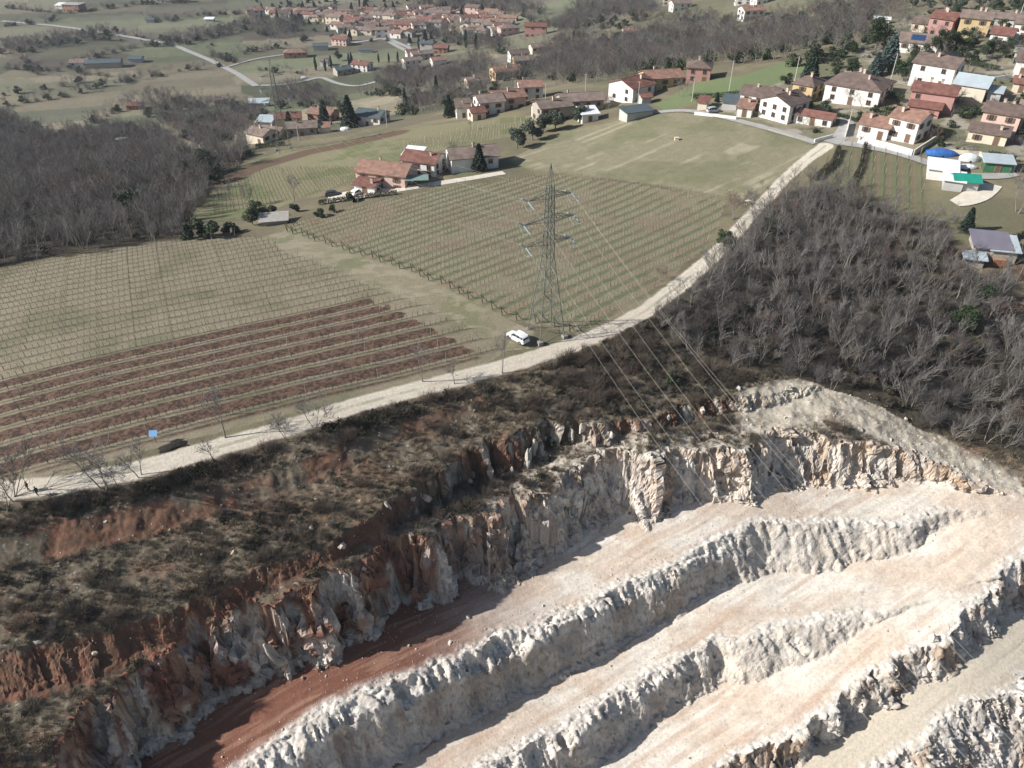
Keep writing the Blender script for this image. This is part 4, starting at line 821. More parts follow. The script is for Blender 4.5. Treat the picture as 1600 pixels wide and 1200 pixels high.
# middle hamlet
H(828, 157, 36, 8, 5.2, 8, 'gable', 'orange', 'white', 'white two-storey house with an orange roof standing alone left of the stone farm')
H(862, 191, 52, 8, 5.4, 20, 'gable', 'old', 'stone', 'old grey stone farm block with a weathered roof above the olive row', 'stone_house')
H(905, 180, 66, 8, 5.2, 12, 'gable', 'old', 'stone', 'long stone farm wing with a mottled tile roof behind the small white annex', 'stone_house')
H(918, 190, 26, 5, 2.8, 14, 'mono', 'white', 'white', 'small white annex in front of the stone farm wing', 'annex', 'outbuilding')
H(842, 183, 18, 5, 3, 15, 'gable', 'red', 'cream', 'tiny red-roofed outbuilding against the left end of the stone farm', 'outbuilding', 'outbuilding', win=1)
H(985, 161, 50, 11, 5.2, 40, 'gable', 'red', 'white', 'white house with a broad rust-red roof and a gable turned to the meadow', sp=4)
H(1030, 140, 58, 9, 4.6, 12, 'gable', 'orange', 'yellow', 'long yellow house with a pink-orange roof at the edge of the wood')
H(1090, 127, 36, 8, 5.0, -14, 'hip', 'brown', 'pink', 'square pink house with a brown hip roof beside the green slope')
H(993, 188, 46, 5, 2.6, 22, 'mono', 'slate', 'grey', 'long low grey shed with a dark flat roof at the corner of the meadow', 'shed', 'shed', win=0, chim=0, rise=.4)
H(1007, 163, 15, 3.5, 2.4, 10, 'gable', 'red', 'grey', 'tiny grey hut with a pink roof beside the rust-red roof', 'hut', 'hut', win=0, chim=0)
H(764, 181, 40, 9, 5, 18, 'gable', 'old', 'white', 'pale house with a weathered roof left of the long orange roof', )
H(724, 184, 22, 7, 4, 8, 'mono', 'brown', 'white', 'small white cube-like house at the left end of the middle hamlet')
H(745, 187, 22, 6, 3, 20, 'gable', 'red', 'cream', 'low red-roofed annex between two pale houses of the middle hamlet', 'annex', 'outbuilding')
H(793, 172, 48, 9, 4.8, 18, 'gable', 'orange', 'salmon', 'salmon house with a long orange roof in the middle hamlet')
H(790, 122, 44, 9, 4.6, 22, 'gable', 'orange', 'yellow', 'yellow house with a long orange roof below the yellow-fronted terrace')
H(818, 107, 32, 8, 5, 12, 'gable', 'old', 'yellow', 'yellow-fronted terrace house at the left tip of the wood')
H(810, 94, 30, 8, 5, 14, 'gable', 'brown', 'white', 'white house with a brown roof behind the yellow-fronted terrace')
H(845, 84, 34, 8, 4, 16, 'gable', 'old', 'cream', 'low cream house with a long weathered roof along the wood edge')
H(837, 57, 34, 9, 7.5, -6, 'gable', 'red', 'pink', 'tall pale pink house with a red roof standing in the far green field')
H(985, 55, 24, 7, 3, 8, 'gable', 'orange', 'cream', 'orange roof half hidden among the trees of the upper wood')
H(1062, 16, 30, 8, 5, 12, 'gable', 'old', 'white', 'white house with a pale roof on the far hill above the wood')
H(1045, 8, 20, 8, 5, -10, 'gable', 'orange', 'cream', 'cream house behind the white house on the far hill')
H(1172, 33, 34, 9, 5.4, 10, 'gable', 'orange', 'white', 'white house with a bright orange roof above the right part of the wood')
H(1160, 8, 24, 8, 5, -8, 'gable', 'old', 'white', 'white house at the top edge behind the bright orange roof')
H(1185, 6, 18, 8, 5, 12, 'gable', 'old', 'white', 'narrow white house at the top edge right of another white house')
H(745, 137, 0, 7, 3.6, 20, 'gable', 'old', 'cream', 'cream house with an old roof hidden in the bare trees of the ravine', w=11)
# lower hamlet on the left
H(453, 199, 40, 9, 5.4, 14, 'gable', 'red', 'yellow', 'yellow house with a pinkish-red roof in the lower hamlet')
H(474, 211, 46, 8, 3.6, 10, 'gable', 'old', 'stone', 'grey stone barn with a weathered roof in the lower hamlet', 'barn', 'barn')
H(507, 193, 40, 9, 4.6, -18, 'gable', 'orange', 'brick', 'brown house with an orange roof behind a dark conifer of the lower hamlet')
H(583, 197, 44, 9, 4.2, -20, 'gable', 'slate', 'white', 'white house with a dark blue-grey roof at the right of the lower hamlet')
H(412, 224, 36, 8, 3.6, -30, 'gable', 'old', 'cream', 'cream house with a mottled roof at the left end of the lower hamlet')
H(418, 201, 24, 7, 3.6, -5, 'mono', 'metal', 'grey', 'grey barn with a pale metal roof in the lower hamlet', 'barn', 'barn', win=0, chim=0)
H(433, 214, 26, 6, 3, -20, 'gable', 'old', 'cream', 'small cream house in front of the metal-roofed barn', )
H(508, 209, 16, 4, 2.4, 6, 'mono', 'orange', 'cream', 'small bright orange lean-to roof in the lower hamlet', 'lean_to', 'outbuilding', win=0, chim=0)
H(345, 165, 22, 7, 3.2, 30, 'gable', 'old', 'cream', 'cottage with a pale roof at the upper edge of the left wood', 'cottage')
H(406, 167, 30, 6, 2.6, 6, 'mono', 'metal', 'grey', 'pale metal-roofed shed beyond the left wood', 'shed', 'shed', win=0, chim=0)
H(213, 173, 22, 7, 2.8, 6, 'hip', 'red', 'brick', 'small red-roofed brick house alone on a grass clearing by the left wood')
H(192, 228, 14, 4, 2.6, 10, 'flat', 'white', 'white', 'white hut in a gap of the left wood', 'hut', 'hut', chim=0, win=0)
H(128, 108, 26, 9, 4.2, 10, 'gable', 'old', 'white', 'white-ended farmhouse at the left of the long dark barn', 'farmhouse')
H(165, 107, 52, 9, 3.8, 10, 'gable', 'slate', 'stone', 'long dark-roofed barn in the middle of the left valley fields', 'barn', 'barn', win=0, chim=0)
H(214, 98, 20, 7, 2.8, 4, 'gable', 'slate', 'grey', 'small dark-roofed shed at the right of the long dark barn', 'shed', 'shed', win=0, chim=0)
H(118, 19, 28, 12, 6.5, -10, 'flat', 'concrete', 'brick', 'brick villa with a flat pale roof at the far upper left', 'villa')
H(98, 15, 16, 8, 3, -10, 'mono', 'white', 'white', 'white canopy building beside the brick villa', 'outbuilding', 'outbuilding', chim=0, win=0)
H(283, 4, 26, 9, 5, 6, 'hip', 'old', 'yellow', 'yellow house with a wide roof at the top edge above the valley road')
H(253, 3, 14, 8, 4, 6, 'gable', 'old', 'white', 'small white house at the top edge left of the yellow house')
H(236, 36, 12, 6, 2.6, 8, 'gable', 'slate', 'grey', 'small dark field shed in the upper valley', 'shed', 'shed', win=0, chim=0)
H(328, 32, 14, 5, 2.2, 0, 'mono', 'white', 'grey', 'white-roofed field shelter in the upper valley', 'shelter', 'shelter', win=0, chim=0)
H(463, 93, 34, 9, 4.2, 8, 'hip', 'orange', 'brick', 'house with a bright orange hip roof in the open field beside the valley lane')
H(502, 79, 22, 8, 3.6, 8, 'gable', 'slate', 'grey', 'grey barn between the orange hip roof and the village', 'barn', 'barn', win=0, chim=0)
H(534, 70, 26, 8, 5, -20, 'gable', 'red', 'salmon', 'salmon house with a red roof at the near edge of the far village')
H(536, 120, 24, 9, 4, 30, 'gable', 'slate', 'stone', 'stone house with a grey roof beside the cypresses', 'stone_house')
H(567, 112, 28, 9, 4.8, -22, 'gable', 'red', 'white', 'white house with a reddish roof right of the cypresses')
H(508, 104, 12, 6, 4, 0, 'gable', 'old', 'white', 'small white house hidden between the dark cypresses')
H(572, 82, 22, 5, 2.2, 0, 'flat', 'slate', 'grey', 'low dark greenhouse in the green field below the village', 'greenhouse', 'greenhouse', win=0, chim=0)
H(645, 110, 28, 8, 7.5, 24, 'gable', 'old', 'white', 'tall white house above the ravine, nearest of its cluster')
H(660, 96, 34, 8, 5, 22, 'gable', 'old', 'grey', 'grey house with a long old roof above the ravine')
H(685, 101, 22, 8, 4.4, 20, 'gable', 'orange', 'white', 'white house with an orange roof at the right end of the ravine cluster')
H(645, 90, 20, 7, 4.4, 20, 'gable', 'red', 'white', 'white house with a red roof behind the ravine cluster')
H(668, 82, 20, 7, 7, -8, 'gable', 'slate', 'grey', 'tall grey house with a dark roof near the two tall cypresses')
H(690, 82, 22, 8, 4.5, -8, 'gable', 'red', 'brick', 'brick-coloured house between the ravine cluster and the cypresses')
# far village: dense, small in the picture
vr = np.random.default_rng(77); VP = [(396,-4),(640,-4),(705,6),(800,30),(800,56),(735,56),(700,40),(640,60),(592,60),(545,54),(500,34),(440,30),(396,26)]
cand = [(vr.uniform(396, 800), vr.uniform(-4, 60)) for _ in range(1600)]; cand = [c for c in cand if inpoly(np.array([c[0]]), np.array([c[1]]), VP)[0]]; kept = []
for c in sorted(cand, key=lambda c: -c[1]):
    if all(abs(c[0] - q[0]) / 15.5 + abs(c[1] - q[1]) / (7.5 if c[1] > 20 else 5.5) > 1 for q in kept): kept.append(c)
WN = dict(white='white', cream='cream', salmon='salmon pink', yellow='ochre yellow', grey='grey'); RN_ = dict(orange='orange', old='weathered brown', red='red', brown='dark brown')
print('village houses', len(kept))
for i, c in enumerate(kept[:105]):
    wl_ = ['white', 'white', 'white', 'salmon', 'cream', 'grey', 'cream'][vr.integers(0, 7)]; rf_ = ['orange', 'old', 'old', 'red', 'brown', 'old'][vr.integers(0, 6)]; st = vr.random() < .35
    p = at(*c); H(c[0], c[1], 0, vr.uniform(7.5, 10), 6.4 if st else 4.2, vr.choice([-22, -12, 10, 20, 75]), 'hip' if vr.random() < .2 else 'gable', rf_, wl_, f'{"tall" if st else "low"} {WN[wl_]} house with {"an" if rf_ == "orange" else "a"} {RN_[rf_]} roof packed into the far village', group=f'{"tall" if st else "low"} {WN[wl_]} far village houses with {RN_[rf_]} roofs', w=float(vr.uniform(9, 16)), sp=4.2, win=1, chim=1)
# right-hand village
H(1185, 175, 56, 8, 4.6, -27, 'gable', 'brown', 'white', 'white house with a dark brown roof behind the gable house at the lane')
H(1164, 184, 22, 6, 2.6, -25, 'mono', 'orange', 'white', 'low white annex with a pale orange roof at the left end of the lane', 'annex', 'outbuilding')
H(1140, 172, 22, 5, 2.2, -21, 'mono', 'slate', 'grey', 'open grey lean-to left of the low white annex', 'lean_to', 'outbuilding', win=0, chim=0)
H(1098, 170, 14, 4, 2.2, -23, 'mono', 'red', 'cream', 'tiny garden shed where the lane meets the green slope', 'shed', 'shed', win=0, chim=0)
H(1220, 193, 50, 10, 5.0, 38, 'gable', 'brown', 'white', 'white house with two small roof chimneys and its gable turned to the meadow', chim=2)
H(1270, 200, 58, 4.5, 2.6, -35, 'gable', 'red', 'white', 'long low portico building with a dark red roof on the meadow corner', 'portico', 'outbuilding', chim=0)
H(1258, 158, 32, 9, 4.8, -40, 'hip', 'brown', 'yellow', 'yellow house with a brown hip roof behind the portico building')
H(1335, 168, 84, 14, 5.0, -37, 'hip', 'brown', 'white', 'large white house with a sprawling brown roof in the middle of the village', chim=3, sp=4)
H(1456, 138, 62, 10, 6.2, -41, 'gable', 'brown', 'white', 'tall white box-like house with a plain brown roof beside the blue-roofed barn', chim=1, sp=4)
H(1366, 217, 44, 8, 3.4, -37, 'gable', 'orange', 'white', 'lower orange-roofed half of the white double house at the road junction')
H(1413, 224, 46, 8, 5.6, -48, 'gable', 'orange', 'white', 'two-storey white half of the double house on the white retaining wall')
H(1450, 178, 62, 8, 5.4, -31, 'gable', 'red', 'pink', 'salmon red house with dark red roofs in two steps', chim=2)
H(1440, 186, 44, 4, 2.8, -31, 'mono', 'red', 'pink', 'red-roofed veranda along the front of the salmon red house', 'veranda', 'outbuilding', chim=0)
H(1512, 158, 46, 10, 4.0, -37, 'gable', 'metal', 'cream', 'cream barn with a pale blue metal roof', 'barn', 'barn', win=0, chim=0)
H(1550, 158, 18, 4, 2.4, -33, 'mono', 'metal', 'grey', 'pale blue metal canopy beside the cream barn', 'canopy', 'canopy', win=0, chim=0)
H(1556, 212, 52, 8, 5.0, -35, 'gable', 'brown', 'salmon', 'pale pink house with a grey-brown roof behind the caravans', chim=2)
H(1538, 226, 54, 5, 2.6, -33, 'mono', 'brown', 'cream', 'pink-brown veranda roof in front of the pale pink house', 'veranda', 'outbuilding', chim=1)
H(1598, 205, 30, 8, 4.6, -33, 'gable', 'old', 'cream', 'house with a dull brown roof at the right edge beside the pale pink house')
H(1470, 58, 36, 9, 6.2, -45, 'gable', 'red', 'pink', 'tall pink house with a red roof joined to the yellow house', chim=2)
H(1516, 58, 42, 9, 6.2, -29, 'gable', 'old', 'yellow', 'tall yellow house with several chimneys at the upper right', chim=4)
H(1440, 52, 30, 8, 3.2, -35, 'gable', 'brown', 'cream', 'low brown-roofed wing left of the tall pink house', 'annex', 'outbuilding')
sp_ = H(1432, 84, 56, 10, 3.2, -29, 'gable', 'old', 'white', 'white bungalow with blue solar panels on its roof', 'bungalow')
b = MB()
M_SOL = mat('solar_glass', (.03, .06, .14), .2, .1, 1, spec=.6)
for i in range(4):
    for j in range(2): b.box((i * 1.1, j * 1.7, 0), (1.04, 1.62, .05))
so_ = link('solar_panel', b.mesh('solar_panel', M_SOL), sp_, (-2.2, -3.4, 4.0), (math.atan(.36), 0, 0))
H(1562, 72, 30, 8, 3.2, -37, 'gable', 'red', 'white', 'small white house with a dark red roof below the tall yellow house')
H(1594, 62, 28, 9, 5, -31, 'gable', 'old', 'white', 'white house with a pale roof at the upper right corner')
H(1594, 118, 24, 9, 4, -31, 'gable', 'brown', 'white', 'white house with a brown roof cut by the right edge of the photo')
H(1592, 146, 24, 6, 2.6, -31, 'gable', 'red', 'cream', 'small red-roofed outbuilding at the right edge below another house', 'outbuilding', 'outbuilding')
H(1575, 44, 40, 7, 2.8, -35, 'gable', 'old', 'grey', 'long low building with an old roof below the olive grove at the upper right', 'outbuilding', 'outbuilding')
H(1376, 41, 22, 5, 2.4, -23, 'flat', 'white', 'white', 'plain white flat-roofed block above the big bare tree', 'shed', 'shed', win=0, chim=0)
H(1592, 100, 20, 6, 3, -31, 'flat', 'concrete', 'grey', 'small flat-roofed garage at the right edge', 'garage', 'garage', win=0, chim=0)
# sheds and covers at the lower right
H(1536, 408, 0, 5.6, 2.6, -14, 'mono', 'lilac', 'stone', 'old barn with a purple-grey sheet roof beside the bare wood', 'barn', 'barn', win=0, chim=0, w=6.5, rise=1.0)
H(1556, 412, 0, 5.0, 2.5, -14, 'mono', 'metal', 'stone', 'pale metal lean-to sheltering firewood beside the old barn', 'lean_to', 'outbuilding', win=0, chim=0, w=4.8, rise=1.0)
H(1516, 418, 0, 2.0, 1.9, -14, 'mono', 'metal', 'stone', 'narrow pale metal roof at the front left of the old barn', 'lean_to', 'outbuilding', win=0, chim=0, w=3.6, rise=.4)
H(1466, 282, 0, 6, 2.4, -24, 'mono', 'white', 'white', 'white sheet-covered greenhouse beside the small vineyard', 'greenhouse', 'greenhouse', win=0, chim=0, w=6, rise=.5)
H(1484, 296, 0, 5, 2.2, -24, 'mono', 'white', 'grey', 'white sheet roof between the greenhouse and the green tarpaulin', 'shelter', 'shelter', win=0, chim=0, w=4, rise=.4)
H(1502, 300, 0, 4.4, 2.2, -12, 'gable', 'green', 'grey', 'shelter covered with a bright green tarpaulin', 'shelter', 'shelter', win=0, chim=0, w=5, rise=.8)
H(1552, 268, 0, 3.6, 2.3, -14, 'mono', 'metal', 'green', 'green wooden shed with a pale roof near the caravans', 'shed', 'shed', win=1, chim=0, w=6)
H(1433, 352, 0, 9, 2.6, 20, 'mono', 'old', 'stone', 'x') if 0 else None
H(430, 351, 0, 4, 1.2, 12, 'mono', 'concrete', 'stone', 'low stone hut with a flat grey roof at the edge of the left wood', 'hut', 'hut', win=0, chim=0, w=6, rise=.3)
# footprints used to keep trees off houses
FOOT = np.array([(o.location.x, o.location.y) for o in C.objects if o.type == 'EMPTY' and o.get('category') in ('house', 'barn', 'outbuilding', 'shed', 'hut')])
k = np.array([np.min(np.hypot(FOOT[:, 0] - a, FOOT[:, 1] - b_)) > 10 for a, b_ in zip(wx, wy)]); wx, wy = wx[k], wy[k]
scatter('woodland', [FT[0], FT[1], FT[3], FT[2], FT[0], FT[3], FT[1], FB], P3(wx, wy, -.4), R.uniform(.9, 1.4, len(wx)), 'grey leafless woods on the far slopes around the villages', .1)
# hedgerow trees and bushes of the valley, scattered garden trees of the village
hx, hy, hs = [], [], []
for P in FIELD_HEDGES:
    L_ = np.hypot(*np.diff(P, axis=0).T)
    for i in range(len(P) - 1):
        n = int(L_[i] / 2.6); t = R.random(n); q = P[i] * (1 - t)[:, None] + P[i + 1] * t[:, None] + R.normal(size=(n, 2)) * 1.5; hx += list(q[:, 0]); hy += list(q[:, 1]); hs += list(R.uniform(.5, 1.2, n))
hx, hy, hs = map(np.array, (hx, hy, hs)); scatter('hedgerow_growth', [FT[3], FT[0], FB, twig_bush(86, 4.5, 170, M_TWIG), FT[1]], P3(hx, hy, -.2), hs, 'hedgerow trees and bushes along the field edges of the valley')
yx, yy = sample_poly(REG['yard'], 4.4, .8, 43); k = np.array([np.min(np.hypot(FOOT[:, 0] - a, FOOT[:, 1] - b_)) > 6.4 for a, b_ in zip(yx, yy)]) & (np.abs(yx / yy) < .82)
for nm in ('lane', 'village', 'east', 'drive'): k &= pl_dist(ROADS[nm][0], yx, yy) > 3.5
k &= fbm(yx / 14, yy / 14, 402, 2) > .36; yx, yy = yx[k], yy[k]
scatter('garden_shrubs', [BUSH[3], BUSH[0], FB, bush_mesh(84, (1.4, 1.4, 1.3), 420, .16, M_IVY), FT[3], twig_bush(85, 2.6, 90, M_TWIG)], P3(yx, yy, -.1), R.uniform(.45, .95, len(yx)), 'dark garden shrubs and bare bushes between the houses on the right')
vx, vy = sample_poly(ground_poly([(396,-4),(640,-4),(705,6),(800,30),(800,62),(740,70),(650,70),(520,62),(440,45),(396,40)]), 12, .6, 41)
k = np.array([np.min(np.hypot(FOOT[:, 0] - a, FOOT[:, 1] - b_)) > 8 for a, b_ in zip(vx, vy)]); vx, vy = vx[k], vy[k]
scatter('village_greenery', [FB, FT[3], joined(EV['conifer'][0]), BUSH[3]], P3(vx, vy, -.3), R.uniform(.5, .95, len(vx)), 'garden trees and bushes between the houses of the far village')

# ---- paved lanes draped on the ground
M_LANE = mat('worn_asphalt', (.33, .325, .31), .9, .15, .5); M_PALE = mat('pale_gravel', (.58, .53, .45), .95, .12, .6)
def ribbon(name, P, Wd, m_, dz):
    Q = []; WW = []
    for i in range(len(P) - 1):
        n = max(2, int(np.hypot(*(P[i + 1] - P[i])) / 2.0))
        for j in range(n):
            t = j / n; Q.append(P[i] * (1 - t) + P[i + 1] * t); WW.append(Wd[i] * (1 - t) + Wd[i + 1] * t)
    Q.append(P[-1]); WW.append(Wd[-1]); Q = np.array(Q); WW = np.array(WW); K_ = 9; ker = np.ones(K_) / K_; Qp = np.pad(Q, ((K_ // 2, K_ // 2), (0, 0)), 'edge'); Q = np.stack([np.convolve(Qp[:, c], ker, 'valid') for c in (0, 1)], 1)
    T = np.gradient(Q, axis=0); T /= np.linalg.norm(T, axis=1)[:, None] + 1e-9; Nn = np.c_[-T[:, 1], T[:, 0]]; cols = []
    for u in (-1, -.5, 0, .5, 1): q = Q + Nn * (WW * u)[:, None]; cols.append(np.c_[q, zg(q[:, 0], q[:, 1]) + dz])
    zc = np.max(np.stack([c[:, 2] for c in cols], 1), 1)
    V = np.stack(cols, 1); V[:, :, 2] = V[:, :, 2] * .5 + zc[:, None] * .5; n = len(Q); F = []
    b0 = (np.arange(n - 1)[:, None] * 5 + np.arange(4)[None]).ravel(); F = np.stack([b0, b0 + 1, b0 + 6, b0 + 5], 1); o = link(name, raw_mesh(name, V.reshape(-1, 3), F[:, ::-1].copy(), m_, smooth=True)); o['kind'] = 'structure'
for nm, (P, Wd) in ROADS.items():
    if nm == 'track': continue
    ribbon('valley_road' if nm.startswith('valley') else 'hamlet_road' if nm == 'hamlet' else 'farm_yard' if nm == 'farm' else 'gravel_drive' if nm == 'drive' else 'village_lane', np.array(P), Wd, M_PALE if nm in ('drive', 'farm') else M_LANE, .35 if nm.startswith('valley') or nm == 'hamlet' else .07)
# ================================================================ vine rows
M_POST = mat('post_wood', (.30, .27, .22), .9, .2, 3, .25); M_POSTD = mat('dark_post', (.075, .06, .05), .9, .2, 3, .1); M_VINE = mat('vine_wood', (.075, .058, .046), .9, .3, 3, .1); M_WIRE = mat('trellis_wire', (.30, .29, .27), .5, .1, 1, metal=.3)
def post_mesh(h, r, m_): b = MB(); b.tube((0, 0, -.3), (0, 0, h), r, r * .85, 5); return b.mesh('post', m_)
POST = [post_mesh(1.75, .035, M_POST), post_mesh(2.1, .05, M_POST), post_mesh(1.7, .03, M_POSTD)]
b = MB(); b.tube((0, 0, -.3), (0, 0, 2.0), .09, .08, 6); ENDP = b.mesh('end_post', M_POSTD)
b = MB(); b.tube((-1.1, 0, -.1), (0, 0, 1.7), .06, .06, 5); BRACE = b.mesh('brace', M_POSTD)
M_POSTL = mat('pale_post', (.50, .47, .41), .9, .15, 3, .2); POSTL = post_mesh(2.2, .055, M_POSTL)
def vine_rows(key, ang, sp, post_sp, fmt, group, clear=1.2, far=False, phase=.0, seed=0, brace=False, tall=1.0, postm=None, vs=None):
    P = np.array(REG[key]); ca, sa = math.cos(ang), math.sin(ang); u = P[:, 0] * ca + P[:, 1] * sa; v = (-P[:, 0] * sa + P[:, 1] * ca) / sp; r = np.random.default_rng(seed); rows = []
    for vv in (vs if vs is not None else [(k + phase) * sp for k in range(int(np.ceil(v.min())), int(np.floor(v.max())) + 1)]):
        us = np.arange(u.min(), u.max(), 1.05); x = us * ca - vv * sa; y_ = us * sa + vv * ca; m = inpoly(x, y_, REG[key]) & (pl_dist(ROADS['track'][0], x, y_) > 3.0) & (np.abs(x / y_) < .80)
        if m.sum() < 5: continue
        i0, i1 = np.argmax(m), len(m) - 1 - np.argmax(m[::-1]); us, x, y_ = us[i0:i1 + 1], x[i0:i1 + 1], y_[i0:i1 + 1]; rows.append((vv, us, x, y_, zg(x, y_)))
    rows.sort(key=lambda q: q[0])
    for k, (vv, us, x, y_, z_) in enumerate(rows):
        n = len(us); root = link('vine_row', None, None, (x[0], y_[0], z_[0])); root.empty_display_size = .3; tag(root, fmt(k, len(rows)), 'vine row', group)
        o = np.array([x[0], y_[0], z_[0]]); B = np.c_[x, y_, z_] - o; S = []
        lean = r.normal(size=(n, 2)) * .06; top = B + np.c_[lean, .72 + .1 * r.random(n)]; S.append(np.c_[B - [0, 0, .1], top, np.full(n, .048), np.full(n, .035)])
        for c in range(3):
            s_ = r.choice([-1, 1], n); t2 = top + np.c_[ca * s_ * (.2 + .25 * r.random(n)), sa * s_ * (.2 + .25 * r.random(n)), (.1 + .5 * r.random(n)) * tall]; S.append(np.c_[top, t2, np.full(n, .014), np.full(n, .009)])
        for hz in (.75, 1.15, 1.5):
            a = B[:-1] + [0, 0, hz]; c = B[1:] + [0, 0, hz]; S.append(np.c_[a, c, np.full(n - 1, .006), np.full(n - 1, .006)])
        link('vines', stick_mesh('vines', np.concatenate(S), M_VINE, 3), root)
        ps = np.arange(math.ceil(us[0] / post_sp) * post_sp, us[-1], post_sp)
        for j, uu in enumerate(ps):
            xx, yy = uu * ca - vv * sa, uu * sa + vv * ca; zz = float(np.interp(uu, us, z_)); link('post', postm[j % len(postm)] if postm else POST[0], root, (xx - o[0], yy - o[1], zz - o[2]), (r.normal() * .04, r.normal() * .04, 0), r.uniform(.9, 1.08))
        for e, j in ((0, 0), (1, n - 1)):
            link('end_post', ENDP if brace and e == 0 else POST[1], root, tuple(B[j]), ((0, -.12, 0) if e == 0 else (0, .12, 0)))
            if brace and e == 0: link('brace', BRACE, root, tuple(B[j] - [ca * .0, sa * .0, 0]), ang + math.pi)
vine_rows('vineA', ANG_A, SP_A, 6.0, lambda k, n: f'{ordn(k)} vine row up from the gravel road in the left vineyard', 'vine rows of the left vineyard', vs=[VA0 + (k + .93) * (SP_A if k < -1 else SP_A2) for k in range(-14, 30)], seed=1, postm=[POST[1], POST[2]])
vine_rows('vineB', ANG_B, SP_B, 6.5, lambda k, n: f'{ordn(k)} vine row up from the gravel road in the vineyard behind the pylon', 'vine rows of the vineyard behind the pylon', phase=.02, seed=2, brace=True, postm=[POST[1], POST[2]])
vine_rows('vineC', ANG_C, SP_C, 7.0, lambda k, n: f'{ordn(k)} vine row from the right in the small vineyard below the double white house', 'vine rows of the small vineyard by the village', phase=.1, seed=3, postm=[POST[1]])
REG['terr2'] = ground_poly([(340,300),(420,262),(560,262),(585,272),(560,285),(470,312),(400,325),(330,340)])
vine_rows('terr2', math.radians(20), 3.4, 7.0, lambda k, n: f'{ordn(k)} vine row up on the lower terrace left of the pink farmhouse', 'vine rows of the lower terrace', seed=4, postm=[POST[1]])
REG['terr3'] = ground_poly([(600,235),(720,205),(860,182),(880,190),(760,222),(660,238)])
vine_rows('terr3', math.radians(30), 3.6, 6.0, lambda k, n: f'{ordn(k)} vine row up on the pale-posted terrace between the middle hamlet and the farm', 'vine rows of the pale-posted terrace', seed=5, postm=[POSTL])
